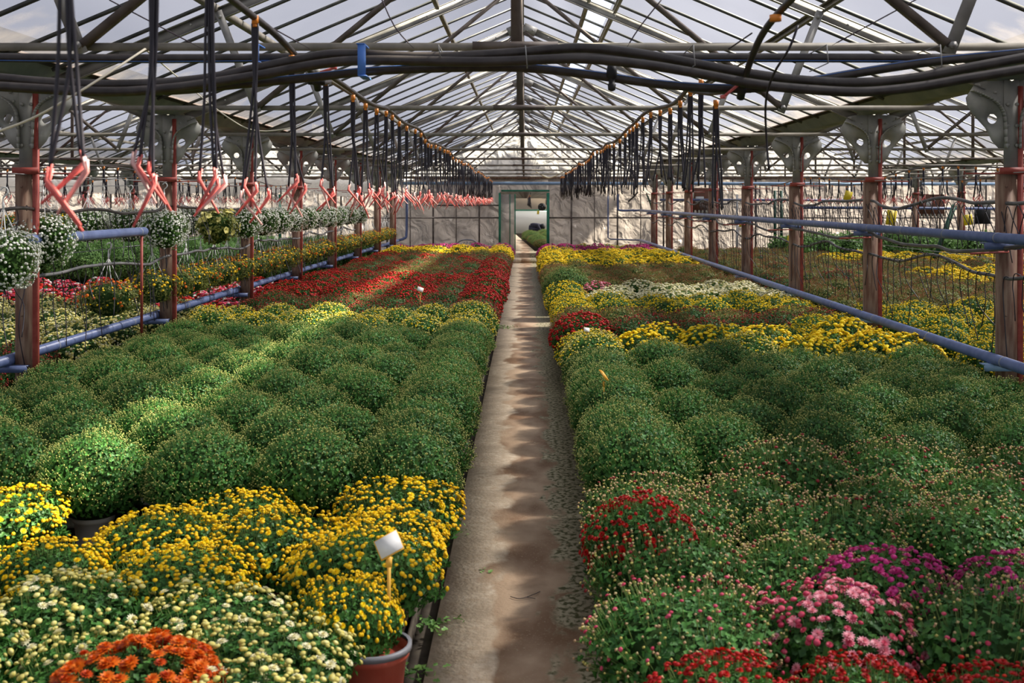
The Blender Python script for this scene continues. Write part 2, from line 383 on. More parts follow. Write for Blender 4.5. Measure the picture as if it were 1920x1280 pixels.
# trusses
def truss_meshes():
    T = {}
    b = MB(); zc = .617
    b.box((0, 0, zc), (6.0, .005, .032)); b.box((0, .014, zc+.0145), (6.0, .028, .003))
    T['bottom_chord'] = [b.mesh('bottom_chord', 'chord')]
    r = []
    for s in (-1, 1):
        b = MB(); b.chan((s*(HALF-.16), 0, .775), (s*.02, 0, 2.055), .035, .075, .005, 0, 1 if s > 0 else -1); 
        for t in (.12, .3, .5, .72, .9):
            p = Vector((s*(HALF-.16)*(1-t), -.026, .775+t*1.28)); b.tube([p, p+Vector((0, -.008, 0))], .009, 6)
        r.append(b.mesh('rafter', 'galv'))
    T['rafter'] = r
    b = MB(); b.bar((0, .0, .60), (0, .0, 2.08), .036, .03, up=(0, 1, 0)); b.box((0, -.024, .62), (.34, .006, .03)); T['king_post'] = [b.mesh('king_post', 'dark')]
    d = []; st = []
    for s in (-1, 1):
        b = MB(); b.chan((s*1.72, -.02, .62), (s*.03, -.02, 2.0), .03, .036, .005, 0, s, up=(0, 1, 0)); d.append(b.mesh('diagonal', 'dark'))
        b = MB(); b.bar((s*1.72, -.035, .595), (s*1.97, -.035, 1.25), .012, .05, up=(1, 0, 0)) if False else b.bar((s*1.715, -.035, .585), (s*1.975, -.035, 1.25), .05, .008, up=(0, 1, 0))
        b.tube([(s*1.728, -.04, .617), (s*1.728, -.058, .617)], .016, 6); b.tube([(s*1.728, -.058, .617), (s*1.728, -.062, .617)], .009, 6)
        b.tube([(s*1.96, -.04, 1.21), (s*1.96, -.055, 1.21)], .014, 6)
        st.append(b.mesh('strut', 'galv'))
    T['diagonal'] = d; T['strut'] = st
    b = MB()
    b.box((-.09, -.03, 2.02), (.16, .008, .11), Matrix.Rotation(-.4, 3, 'Y')); b.box((.09, -.03, 2.02), (.16, .008, .11), Matrix.Rotation(.4, 3, 'Y'))
    for x in (-.13, -.06, .06, .13): b.tube([(x, -.03, 2.01), (x, -.045, 2.01)], .01, 6)
    T['ridge_plate'] = [b.mesh('ridge_plate', 'galv')]
    return T
TM = truss_meshes()
for bi in range(-2, 3):
    for k, y in enumerate(FR):
        if y < 1 and bi: continue
        if abs(bi) == 2 and y < 9: continue
        t = empty('roof_truss', (CX+BW*bi, y, CH)); n = k-2
        for nm, ms in TM.items():
            for m in ms: part(nm, m, t)
        bn = {0: 'over the main aisle', -1: 'over the left neighbour bay', 1: 'over the right neighbour bay', -2: 'over the far left bay', 2: 'over the far right bay'}[bi]
        tag(t, (f'grey steel roof truss {bn}, {od(n)} from the camera end' if n > 0 else f'grey steel roof truss {bn} behind the camera, {"nearest" if n == 0 else "farther back"}'), 'roof truss', 'roof trusses '+bn)
# posts
def wing(s):
    b = MB(); out = [(0, .80), (.23, .79), (.30, .68), (.285, .61), (.17, .486), (.10, .35), (0, .35)]
    hc = (.125, .545); hr = .032; n = 28; ring = []; outer = []
    for i in range(n):
        a = 2*math.pi*i/n; dx, dz = math.cos(a), math.sin(a); best = 9
        for j in range(len(out)):
            (x1, z1), (x2, z2) = out[j], out[(j+1) % len(out)]
            ex, ez = x2-x1, z2-z1; den = dx*ez-dz*ex
            if abs(den) < 1e-9: continue
            t = ((x1-hc[0])*ez-(z1-hc[1])*ex)/den; u = ((x1-hc[0])*dz-(z1-hc[1])*dx)/den
            if t > 0 and -1e-6 <= u <= 1+1e-6: best = min(best, t)
        ring.append((hc[0]+hr*dx, hc[1]+hr*dz)); outer.append((hc[0]+best*dx, hc[1]+best*dz))
    V = []
    for yy in (-.004, .004):
        V += [(s*x, yy, z) for x, z in ring]+[(s*x, yy, z) for x, z in outer]
    Fq = []
    for i in range(n):
        j = (i+1) % n
        Fq += [(i, j, n+j, n+i), (2*n+i, 3*n+i, 3*n+j, 2*n+j), (i, 2*n+i, 2*n+j, j), (n+i, n+j, 3*n+j, 3*n+i)]
    b.add(V, Fq)
    cv = spline([Vector(p) for p in ((s*.27, -.025, .73), (s*.19, -.025, .70), (s*.10, -.025, .645), (s*.055, -.025, .56), (s*.045, -.025, .35))], 5)
    for i in range(len(cv)-1): b.bar(cv[i], cv[i+1], .05, .008, up=((cv[i+1]-cv[i]).cross(Vector((0, 1, 0)))))
    for p in ((.21, .765), (.20, .70), (.11, .72), (.09, .66)): b.tube([(s*p[0], -.004, p[1]), (s*p[0], -.016, p[1])], .011, 6)
    return b.mesh('gusset_plate', 'plate')
WG = [wing(-1), wing(1)]
b = MB(); b.box((-.02, 0, -.72), (.115, .012, 1.84)); b.box((-.075, .03, -.72), (.008, .07, 1.84)); 
for z in (.1, -.3, -.75, -1.2): b.tube([(-.035, -.004, z), (-.035, -.012, z)], .008, 6)
SHAFT = b.mesh('shaft', 'rust')
b = MB(); b.box((.057, -.002, -.44), (.034, .03, 2.4)); FLANGE = b.mesh('flange', 'red')
b = MB(); b.box((0, -.006, .50), (.10, .012, .62)); b.box((0, .03, .5), (.012, .07, .62))
for x in (-.03, .03):
    for z in (.37, .50, .64): b.tube([(x, -.012, z), (x, -.026, z)], .012, 8)
HEAD = b.mesh('post_head', 'plate')
b = MB(); b.box((0, -.03, .205), (.17, .02, .04)); b.box((0, -.03, .185), (.62, .012, .010)); CROSS = b.mesh('cross_bar', 'red')
for gi in range(-2, 4):
    gx = CX+BW*(gi-.5); n = 0
    for y in FR:
        if y < 7 or (gi in (-2, 3) and y < 22) or (gi in (-1, 2) and y < 16): continue
        n += 1
        if y > 31: continue
        t = empty('steel_post', (gx, y, CH))
        s = part('shaft', SHAFT, t); f = part('flange', FLANGE, t); f['label'] = 'red primed edge flange'
        part('post_head', HEAD, t); part('cross_bar', CROSS, t); part('gusset_plate', WG[0], t); part('gusset_plate', WG[1], t)
        where = {0: 'left of the main beds', 1: 'right of the main beds', -1: 'on the next line to the left', 2: 'on the next line to the right', -2: 'on the outermost left line', 3: 'on the outermost right line'}[gi]
        tag(t, f'rusty brown steel post {where}, {od(n)} from the camera', 'post', 'steel posts '+where)
# ---------------------------------------------------------------- end wall with doorway
YW = 31.6; DX0, DX1 = -.70, .62
def wallpanel(name, x0, x1, z0, z1, Y, m='wallfilm', nx=None):
    nx = max(2, int((x1-x0)/.16)); nz = max(2, int((z1-z0)/.2)); rng = np.random.RandomState(int(abs(x0)*10)+3)
    V = []; 
    ph = rng.rand(6)*6
    for j in range(nz+1):
        for i in range(nx+1):
            x = x0+(x1-x0)*i/nx; z = z0+(z1-z0)*j/nz
            d = .018*math.sin(x*7+z*3+ph[0])+.014*math.sin(x*3.1-z*6+ph[1])+.008*math.sin(x*17+z*11+ph[2])
            V.append((x, Y+d, z))
    Fq = [(j*(nx+1)+i, j*(nx+1)+i+1, (j+1)*(nx+1)+i+1, (j+1)*(nx+1)+i) for j in range(nz) for i in range(nx)]
    k = len(V); V += [(x, y+.006, z) for x, y, z in V]; Fq += [tuple(q+k for q in f)[::-1] for f in Fq]
    return struct(MB().add(V, Fq).build(name, m, smooth=True))
TOPZ = CH+.60
w1 = wallpanel('wall_back', -16, DX0, 0, TOPZ, YW)
w2 = wallpanel('wall_back', DX1, 16, 0, TOPZ, YW)
w3 = wallpanel('wall_back', DX0, DX1, CH+.27, TOPZ, YW)
for bi in range(-2, 3):                        # gable triangles
    c = CX+BW*bi; b = MB()
    V = [(c-HALF+.1, YW+.02, CH+.58), (c+HALF-.1, YW+.02, CH+.58), (c+HALF-.1, YW+.02, CH+.82), (c, YW+.02, CH+RIDGE-.02), (c-HALF+.1, YW+.02, CH+.82)]
    V += [(x, y+.006, z) for x, y, z in V]; b.add(V, [(0, 1, 2, 3, 4), (9, 8, 7, 6, 5)]); struct(b.build('wall_back', 'sheet'), 'gable end film')
b = MB()
for x in np.arange(-15.75, 16, .63):
    if DX0-.05 < x < DX1+.05: continue
    b = MB().box((x, YW-.045, CH/2+.3), (.022 if round(x/.63) % 2 else .045, .03, CH+.6))
    tag(b.build('wall_stud', 'dark', w1 if x < 0 else w2), None, None)
for (x0, x1, z, wl) in ((-16, DX0, CH-.44, w1), (DX1, 16, CH-.44, w2), (-16, DX0, CH+.5, w1), (DX1, 16, CH+.5, w2), (-2.4, DX0, CH-.10, w1)):
    MB().box(((x0+x1)/2, YW-.05, z), (x1-x0, .035, .04)).build('wall_rail', 'dark', wl)
MB().box((0, YW-.06, CH+.66), (32, .06, .07)).build('wall_rail', 'rust', w3)
# door frame + film door
d = MB(); d.box((DX0, YW-.07, .98), (.06, .07, 1.72)); d.box((DX1, YW-.07, .98), (.075, .07, 1.72)); d.box((0, YW-.07, CH+.30), (DX1-DX0, .05, .05))
dr = struct(d.build('door_1', 'green'), 'green painted door frame at the end of the aisle')
d = MB(); d.box((-.28, YW-.1, 1.0), (.03, .04, 1.62)); d.box((-.42, YW-.1, 1.0), (.02, .04, 1.62)); d.build('door_edge', 'green', dr)
d = MB(); d.box((-.49, YW-.09, 1.0), (.38, .01, 1.6)); d.build('door_leaf', 'wallfilm', dr)
# beyond the doorway
struct(MB().box((0, 99, 1.9), (13, .05, 3.8)).build('wall_far', 'farfilm'), 'film wall far beyond the doorway')
o = struct(MB().box((0, 54, .66), (13, .05, 1.08)).build('wall_low', 'white'), 'low white partition beyond the doorway')
b = MB(); b.box((-.9, 53.9, .66), (.10, .06, 1.1)); b.box((1.3, 53.9, .66), (.10, .06, 1.1)); b.box((0, 53.9, 1.2), (12, .07, .06)); b.build('partition_frame', 'green', o)
for k, y in enumerate(np.arange(34.6, 98, 3.0)):
    t = empty('roof_truss', (CX, y, CH-.32))
    for nm, ms in TM.items():
        for m in ms: part(nm, m, t)
    tag(t, f'grey steel roof truss seen through the doorway, {od(k+1)} beyond the wall', 'roof truss', 'roof trusses beyond the doorway')
for sd2 in (-1, 1):
    V, Fq = film_sheet(0, sd2, 31.75, 99); b = MB().add(V, Fq); struct(b.build('ceiling', 'film', loc=(CX, 0, -.42)), 'film roof beyond the doorway')
b = MB()
for s in (-1, 1): b.box((s*3.3, 66, CH+.36), (.2, 67, .1)); b.box((s*6, 66, 1.9), (.02, 67, 3.8))
struct(b.build('wall_beyond', 'sheet'))
# fan beyond
f = empty('circulation_fan', P(1016, 388, 44))
MB().tube([(0, -.12, 0), (0, .12, 0)], .15, 20).build('housing', 'black', f); b = MB()
for i in range(5):
    a = i*2*math.pi/5; b.box((math.cos(a)*.1, -.14, math.sin(a)*.08), (.10, .01, .06), Matrix.Rotation(-a, 3, 'Y'))
b.tube([(0, -.16, 0), (0, -.12, 0)], .04, 10); b.build('blades', 'black', f)
tag(f, 'round dark circulation fan hung in the bay beyond the doorway', 'fan')
# ---------------------------------------------------------------- pipes
def pipe(name, a, b_, r, m, label, cat='pipe', collars=None, n=16):
    t = MB().tube([a, b_], r, n).build(name, m, smooth=True)
    if collars:
        a = Vector(a); b_ = Vector(b_); d = (b_-a).normalized(); L = (b_-a).length; s = .4
        while s < L and s < 60:
            MB().tube([a+d*s, a+d*(s+.02)], r*1.04, n).build('pipe_tie', 'collar', t); s += collars
    return tag(t, label, cat)
ZL = CH-1.03; ZU = CH-.235
pr_ = pipe('heating_pipe', (3.07, 1.5, ZL), (3.07, 30.9, ZL), .036, 'blue', 'long low blue heating pipe along the right bed edge', collars=1.37)
pl_ = pipe('heating_pipe', (-3.40, 1.5, ZL-.01), (-3.40, 30.9, ZL-.01), .036, 'blue', 'long low blue heating pipe along the left bed edge', collars=1.61)
pu_ = pipe('heating_pipe', (3.07, 1.5, ZU), (3.07, 30.9, ZU), .034, 'blue', 'upper blue heating pipe at waist height before the right posts', collars=.93)
q_ = pipe('heating_pipe', (-3.22, 4.0, CH-.25), (-3.22, 9.75, CH-.25), .036, 'blue', 'short upper blue pipe among the left hanging baskets', collars=1.3)
MB().tube([(-3.22, 9.68, CH-.27), (-3.22, 9.68, .5)], .012, 10).build('support_rod', 'red', q_)
MB().tube([(3.07, 30.9, ZU), (2.95, 31.0, ZU), (2.55, 31.1, ZU), (2.5, 31.1, ZU+.1), (2.5, 31.1, CH+.2)], .028, 10, smoothn=3).build('riser', 'blue', pu_, smooth=True)
MB().tube([(3.07, 30.9, ZL), (2.9, 31.0, ZL), (2.3, 31.1, ZL+.02), (2.23, 31.1, ZL+.06), (2.23, 31.1, CH+.3)], .02, 10).build('riser', 'blue', pr_, smooth=True)
pipe('supply_pipe', (-3.35, 30.8, CH+.49), (14, 30.8, CH+.47), .042, 'bluel', 'light blue supply pipe crossing in front of the end wall')
pipe('supply_pipe', (3.6, 30.9, CH+.05), (9.5, 30.9, CH+.04), .03, 'blue', 'short dark blue pipe on the right end wall, below the long one')
pipe('supply_pipe', (7.0, 29.5, CH-.15), (12.5, 29.5, CH-.18), .035, 'blue', 'blue pipe low across the end of the right neighbour bay')
MB_ = MB().tube([(-3.4, 30.9, ZL), (-3.25, 31.0, ZL+.05), (-3.2, 31.1, .8), (-3.2, 31.1, CH+.45)], .035, 10, smoothn=3).build('riser', 'blue', pl_, smooth=True)
# brackets under pipes at the posts
n = 0
for y in FR:
    if y < 7 or y > 31: continue
    n += 1
    for (x, z, nm, wh) in ((3.10, ZL-.055, 'lower right', 1), (3.10, ZU-.055, 'upper right', 1), (-3.36, ZL-.065, 'lower left', -1)):
        b = MB(); b.box((x+.02*wh, y-.06, z), (.24, .012, .045)); b.box((x+.02*wh, y-.02, z+.018), (.24, .09, .008)); b.box((x+.10*wh, y-.03, z), (.012, .09, .05))
        tag(b.build('pipe_bracket', 'blue' if z > 1 else 'bluel' if wh > 0 else 'blue'), f'blue steel bracket under the {nm} pipe at the {od(n)} post', 'bracket', f'{nm} pipe brackets')
    if n < 9:
        b = MB(); b.tube([(3.14, y-.1, ZU-.09), (2.78, y-.4, ZU-.09)], .007, 8)
        tag(b.build('support_rod', 'red'), f'thin red rod beneath the upper right pipe by the {od(n)} post', 'rod', 'red rods under the upper right pipe')
# ---------------------------------------------------------------- overhead hoses across the first truss
def hose(pts, Y, r, label, stripe=None):
    p = [P(x, y, Y) for x, y in pts]
    h = MB().tube(p, r, 12, smoothn=6).build('water_hose', 'hose', smooth=True); tag(h, label, 'hose')
    if stripe:
        q = [v+Vector((0, -r*.75, r*.7*stripe)) for v in p]; MB().tube(q, r*.10, 5, smoothn=6).build('colour_stripe', 'stripe', h)
    return h
hose([(-80, 107), (300, 110), (900, 105), (1400, 108), (1990, 110)], 4.50, .018, 'straight black hose with blue stripe just below the nearest truss', -1)
hose([(-60, 140), (100, 155), (250, 158), (380, 148), (480, 128), (560, 112), (640, 101), (800, 107), (950, 100), (1080, 90), (1180, 98), (1280, 115), (1400, 137), (1500, 150), (1600, 155), (1700, 148), (1800, 130), (1990, 95)], 4.34, .0185, 'black sagging hose, upper of the two that droop at both sides')
hose([(-60, 158), (100, 168), (220, 172), (340, 163), (480, 142), (600, 120), (700, 113), (900, 116), (1080, 110), (1200, 120), (1300, 136), (1420, 158), (1520, 168), (1620, 172), (1720, 163), (1820, 146), (1990, 118)], 4.30, .0185, 'black sagging hose, lowest of the bundle at both sides')
hose([(-60, 146), (120, 161), (300, 170), (450, 158), (575, 146), (700, 133), (850, 127), (980, 127), (1100, 139), (1250, 159), (1380, 166), (1480, 158), (1600, 138), (1700, 122), (1800, 110), (1990, 92)], 4.42, .0175, 'black hose with pale blue stripe, lowest at the centre', 1)
def strap(x, y0, y1, Y, wpx, label):
    a = P(x, y0, Y); b_ = P(x+4, y1, Y); b = MB(); wd = wpx*Y/F
    b.box((a+b_)/2, (wd, .004, (a-b_).length)); b.box(a+Vector((0, .06, 0)), (wd, .13, .004)); b.box(b_+Vector((0, .06, 0)), (wd, .13, .004))
    tag(b.build('hose_tie', 'tape'), label, 'tape strap')
strap(676, 82, 142, 4.24, 15, 'blue tape strap holding the hose bundle left of centre')
strap(479, 82, 116, 4.38, 9, 'narrow blue tape strap behind hanging tubes on the left')
b = MB()
for q in ((985, 86, 120), (822, 84, 104), (1300, 84, 122), (1550, 84, 118), (1763, 84, 125)):
    b = MB(); Y = 4.27; a = P(q[0], q[1], Y); e = P(q[0]+3, q[2], Y); b.tube([a, e], .0022, 5); b.tube([a, a+Vector((0, .3, 0))], .0022, 5); b.tube([e, e+Vector((0, .28, 0))], .0022, 5)
    tag(b.build('wire_tie', 'gwire'), f'thin wire tie around the hoses {"at the middle" if q[0]==985 else "left of the middle" if q[0]==822 else "right of the middle" if q[0]==1300 else "halfway to the right" if q[0]==1550 else "near the right strut"}', 'wire tie')
def cord(pts, r, m, label, cat='cord', nm='cord', sm=4):
    return tag(MB().tube(pts, r, 6, smoothn=sm).build(nm, m, smooth=True), label, cat)
cord([P(-30, 255, 4.2), P(60, 222, 4.2), P(160, 165, 4.2), P(272, 92, 4.5)], .0045, 'cord', 'cream cord slanting down to the left from the nearest truss')
cord([P(272, 92, 4.55), P(340, 150, 7.4), P(420, 215, 7.4), P(480, 245, 7.5), P(560, 235, 7.4), P(598, 200, 7.4)], .004, 'cord', 'cream cord drooping behind the left hanging tubes')
cord([P(205, 0, 4.6), P(380, 92, 4.6)], .003, 'wire', 'thin dark wire above the nearest truss at the left', 'wire', 'wire', 0)
cord([P(470, 30, 4.6), P(580, 91, 4.6)], .003, 'wire', 'thin dark wire beside the left overhead hose', 'wire', 'wire', 0)
cord([P(712, -10, 4.6), P(740, 50, 4.6), P(776, 91, 4.6)], .003, 'wire', 'thin violet-brown wire above the truss left of centre', 'wire', 'wire', 3)
cord([P(1240, 0, 4.6), P(1200, 50, 4.6), P(1174, 91, 4.6)], .003, 'wire', 'thin wavy dark wire above the truss right of centre', 'wire', 'wire', 3)
cord([P(1720, -2, 4.6), P(1560, 85, 4.6)], .003, 'wire', 'thin dark wire rising right from the nearest truss', 'wire', 'wire', 0)
cord([P(1410, 62, 4.4), P(1366, 92, 4.6)], .003, 'wire', 'short dark wire beside the right overhead hose', 'wire', 'wire', 0)
cord([P(1005, 322, 27), P(1020, 330, 27), P(1030, 333, 27), P(1045, 328, 27), P(1062, 318, 27)], .02, 'cord', 'pale cord drooping above the doorway', sm=4)
# bulb-like nozzle under the hoses
b = MB(); p = P(1147, 132, 4.4); b.lathe([(.016, .02), (.02, 0), (.02, -.025), (.012, -.03), (.012, -.05), (.016, -.052), (.014, -.075), (.004, -.08)][::-1], 12, p)
tag(b.build('hose_fitting', 'black', smooth=True), 'black downward fitting under the hoses right of centre', 'hose fitting')
# ---------------------------------------------------------------- overhead drip lines
def zline(Y): return CH+.585-.018*math.sin(Y*1.3)-.012*math.sin(Y*3.1)
def linepts(x, y0, y1, z=zline):
    return [(x+.015*math.sin(Y*2.1), Y, z(Y)) for Y in np.arange(y0, y1, .35)]
XLn, XRn = -.895, .83
l1 = [(-.90, 1.2, CH+.68), (-.90, 2.4, CH+.66), (-.90, 3.5, CH+.62), (-.895, 4.1, CH+.60), (-.895, 4.6, CH+.56), (-.87, 4.78, CH+.52)]
tag(MB().tube(l1, .0125, 10, smoothn=5).build('overhead_hose', 'hose', smooth=True), 'black overhead hose coming down to the left valve', 'hose')
tag(MB().tube([(-.87, 4.86, CH+.50), (-.85, 5.0, CH+.52)]+linepts(XLn, 5.3, 31), .012, 8, smoothn=2).build('overhead_hose', 'hose', smooth=True), 'long black overhead hose carrying the pink-staked tubes', 'hose')
l2 = [(.90, 1.4, CH+.75), (.88, 3.0, CH+.70), (.86, 3.7, CH+.655), (.84, 4.05, CH+.60), (.83, 4.25, CH+.52), (.83, 4.4, CH+.44)]
tag(MB().tube(l2, .0125, 10, smoothn=5).build('overhead_hose', 'hose', smooth=True), 'black overhead hose bending down to the right valve', 'hose')
tag(MB().tube([(.82, 4.5, CH+.44), (.80, 5.0, CH+.47), (.76, 5.35, CH+.52)]+linepts(XRn, 5.8, 27), .012, 8, smoothn=2).build('overhead_hose', 'hose', smooth=True), 'long black overhead hose with unstaked tubes on the right', 'hose')
def valve(loc, label, s):
    v = empty('valve', loc)
    MB().ball((0, 0, 0), .022).tube([(-.0, -.03, .03), (0, .03, -.03)], .016, 10).tube([(-.035, 0, 0), (.035, 0, 0)], .014, 10).build('valve_body', 'black', v, smooth=True)
    MB().tube([(0, -.02, .03), (0, -.035, .05)], .020, 12).build('hose_clamp', 'galv', v, smooth=True)
    h = MB().bar((0, -.02, .03), (s*.075, -.04, .05 if s > 0 else -.03), .012, .009).box((s*.08, -.04, .052 if s > 0 else -.032), (.02, .012, .014)).build('handle', 'stake', v); h['label'] = 'coral pink lever handle'
    return tag(v, label, 'valve')
valve((-.868, 4.80, CH+.50), 'black plastic valve with pink lever at left end of overhead hose', 1)
valve((.83, 4.42, CH+.43), 'black plastic valve with pink lever at right end of overhead hose', -1)
def stake_pts(rng, top, L=.112):
    a = rng.uniform(-1, 1); an = rng.uniform(0, 6.28)
    tx = -math.copysign(.35+abs(a)*.75, top.x); ty = math.sin(an)*.35
    t2 = top+Vector((-tx*.006, 0, -.026)); e = t2+Vector((tx, ty, -1)).normalized()*L
    return top, t2, e
def bundle(rng, simple=False, pink=True, drop=.50, ntube=4, n=6):
    tubes = []; stakes = []
    for k in range(ntube):
        ox = rng.uniform(-.045, .045); oy = rng.uniform(-.05, .05); L = drop+rng.uniform(-.03, .03)
        t0 = Vector(((k-1.5)*.006, 0, -.02)); top = Vector((ox, oy, -L))
        pts = [t0, t0+Vector((ox*.1, 0, -.15)), t0+Vector((ox*.35+rng.uniform(-.008, .008), oy*.3, -L*.6)), top]
        tubes.append(pts)
        if pink: stakes.append(stake_pts(rng, top+Vector((0, 0, .01))))
    return tubes, stakes
def bundle_obj(loc, rng, label, group, parts, pink=True, drop=.5, thick=1.0, cache={}):
    tubes, stakes = bundle(rng, pink=pink, drop=drop)
    def conn(b, mi=0): b.tube([(0, 0, .006), (0, 0, -.022)], .0115*thick, 10, mi); b.tube([(0, 0, -.022), (0, 0, -.032)], .009*thick, 8, mi); return b
    def stk(b, s, mi):
        b.tube([s[0], s[1], s[2]], .0052*thick, 5, mi, rad=[.0048*thick, .0056*thick, .0020*thick])
        sd_ = Vector((s[2]-s[1])).cross(Vector((0, 1, 0))).normalized()*.004; b.tube([s[0]+sd_*2, s[1]+sd_, s[2]+sd_*.2], .003*thick, 4, mi)
    if parts:
        t = empty('drip_tube_bundle', loc)
        conn(MB()).build('connector', 'orange', t, smooth=True)
        for p in tubes: MB().tube(p, .0042, 6, smoothn=5).build('drip_tube', 'tube', t, smooth=True)
        for i, s in enumerate(stakes):
            b = MB(); stk(b, s, 0); b.build('stake', 'stakel' if i % 3 == 2 else 'stake', t)
    else:
        b = MB(); conn(b)
        for p in tubes: b.tube(p, .0045*thick, 4, 1)
        for i, s in enumerate(stakes): stk(b, s, 3 if i % 3 == 2 else 2)
        t = b.build('drip_tube_bundle', ['orange', 'tube', 'stake', 'stakel'], loc=loc)
    return tag(t, label, 'drip tubes', group)
YLs = [2.25, 2.78, 3.27, 3.82, 4.42, 5.26, 5.99, 6.38, 6.83, 7.4, 7.85]
while YLs[-1] < 30.2: YLs.append(YLs[-1]+random.uniform(.42, .58))
for i, Y in enumerate(YLs):
    rng = random.Random(100+i); z = CH+.62 if Y < 4.0 else (CH+.565 if Y < 5 else zline(Y)-.012)
    dr_ = z-CH-.075-.02*math.sin(i*1.7); 
    bundle_obj((XLn+(.015*math.sin(Y*2.1) if Y > 5 else 0), Y, z-.01), rng, f'black drip tubes with pink stakes, left overhead hose, {od(i+1)} bunch from the camera', 'pink staked drip tubes on the left overhead hose', Y < 15, True, dr_)
tag(MB().tube([P(1496, 48, 3.9), P(1480, 90, 3.9), P(1450, 140, 4.0), P(1436, 190, 4.1), P(1437, 260, 4.2), P(1442, 318, 4.2)], .0042, 6, smoothn=4).build('drip_tube', 'tube', smooth=True), 'single loose black drip tube hanging from the right overhead hose', 'drip tube')
tag(MB().tube([P(1454, 40, 3.85), P(1454, 28, 3.85)], .02, 10).build('connector', 'orange'), 'orange connector on the right overhead hose near the camera', 'connector')
Y = 4.95; i = 0
while Y < 26.5:
    rng = random.Random(400+i); i += 1
    z = CH+.44 if Y < 5.1 else zline(Y)-.012
    bundle_obj((XRn+.015*math.sin(Y*2.1), Y, z-.01), rng, f'bunch of black drip tubes without stakes, right overhead hose, {od(i)} from the camera', 'unstaked drip tubes on the right overhead hose', Y < 12, False, .46+rng.uniform(-.03, .05) if Y > 5.1 else .44)
    Y += rng.uniform(.40, .5)
for bi, yst in ((-1, 13.5), (1, 13.0)):
    for s in (-.87, .87):
        x = CX+BW*bi+s; bn = 'left neighbour bay' if bi < 0 else 'right neighbour bay'; sn = 'left hose' if s < 0 else 'right hose'
        tag(MB().tube([(x+.03*math.sin(Y*1.1), Y, CH+.42+.06*math.sin(Y*.9)) for Y in np.arange(yst-4, 30.5, .4)], .011, 6).build('overhead_hose', 'hose', smooth=True), f'thin black overhead hose in the {bn}, its {sn[:-5]} one', 'hose')
        Y = yst if s*bi < 0 else yst+3; i = 0
        while Y < 30:
            i += 1; rng = random.Random(int(900+i+bi*50+s*100)); z = CH+.42+.06*math.sin(Y*.9)
            bundle_obj((x+.03*math.sin(Y*1.1), Y, z-.01), rng, f'pink-staked drip tubes, {sn} of the {bn}, {od(i)} bunch from the camera', f'pink staked drip tubes on the {sn} of the {bn}', False, True, z-CH-.07, 1.25)
            Y += rng.uniform(.5, .75)
for xx, hn in ((.15, 'left'), (1.2, 'right')):
    tag(MB().tube([(xx, Y, CH+.22+.03*math.sin(Y)) for Y in np.arange(33, 80, .8)], .015, 5).build('overhead_hose', 'hose'), f'black overhead hose beyond the doorway, its {hn} one', 'hose')
    for i in range(14):
        Y = 36+i*2.4; bundle_obj((xx, Y, CH+.22+.03*math.sin(Y)), random.Random(i+int(xx*70)), f'drip tubes hanging beyond the doorway, {hn} hose, {od(i+1)} bunch back', f'drip tubes beyond the doorway, {hn} hose', False, False, .38, 1.6)
# ---------------------------------------------------------------- side hoses with drip loops along both post lines
def wav(x, z, a, y0, y1, seed):
    r_ = random.Random(seed); return [(x+r_.uniform(-.02, .02), Y, z+a*math.sin(Y*2.1+seed)+a*.6*math.sin(Y*3.7)+r_.uniform(-.01, .01)) for Y in np.arange(y0, y1, .3)]
def sidehose(x, z, a, y0, y1, seed, label, r, loops, m='greyhose'):
    p = wav(x, z, a, y0, y1, seed); h = MB().tube(p, r, 8, smoothn=3).build('side_hose', m, smooth=True); tag(h, label, 'hose')
    r_ = random.Random(seed+1); cnt = 0
    if loops:
        for (px_, py_, pz_) in p:
            for q in range(2):
                if py_ < 6.3 or py_ > 27 or cnt >= 96: continue
                cnt += 1; b = MB(); y = py_+q*.15
                if loops == 'arch':
                    wd = r_.uniform(.10, .24); dp = r_.uniform(.22, .40)
                    pts = [(x+.02, y-wd*.9, pz_-dp), (x-.02, y-wd*.55, pz_-.10), (x-.03, y-wd*.1, pz_-.015), (x-.02, y+wd*.4, pz_-.10), (x, y+wd, pz_-dp)]
                else:
                    L = r_.uniform(.28, .62); o1 = r_.uniform(-.06, .06)
                    pts = [(x, y, pz_), (x-.03, y+.03, pz_+.01), (x-.03, y+.06, pz_-.07), (x-.02+o1*.5, y+.06+o1, pz_-L*.5), (x+o1*.8, y+.05-o1, pz_-L)]
                    if cnt % 5 == 0: pts[-1] = (x+o1+.06, y-.05, pz_-L*.9)
                b.tube(pts, .0035, 5, smoothn=4); b.build('drip_tube', 'tube', h, smooth=True)
    return h
sidehose(3.16, CH-.01, .030, 4.5, 30, 3, 'grey-black wavy hose at eye level along the right posts', .013, 'arch')
sidehose(3.16, CH-.47, .035, 4.5, 30, 8, 'grey-black wavy hose below the upper blue pipe at right', .012, 'drop')
sidehose(3.12, CH-.33, .030, 6.0, 27, 5, 'dark hose sagging just under the upper right blue pipe', .014, None)
sidehose(-3.25, CH-.07, .022, 6.5, 14, 4, 'black wavy hose among the left white flower baskets', .012, 'drop', 'hose')
sidehose(-3.25, CH-.50, .02, 4.5, 22, 9, 'grey-black hose running low along the left posts', .012, 'drop')
cord([(3.2, 1.5, CH+.19), (3.2, 31, CH+.19)], .003, 'gwire', 'taut grey wire along the right posts', 'wire', 'wire', 0)
cord([(-3.28, 1.5, CH+.18), (-3.28, 31, CH+.18)], .003, 'gwire', 'taut grey wire the left baskets hang from', 'wire', 'wire', 0)
cord([(-3.36, 1.5, CH-.38), (-3.36, 31, CH-.38)], .003, 'gwire', 'taut grey wire the lower left baskets hang from', 'wire', 'wire', 0)
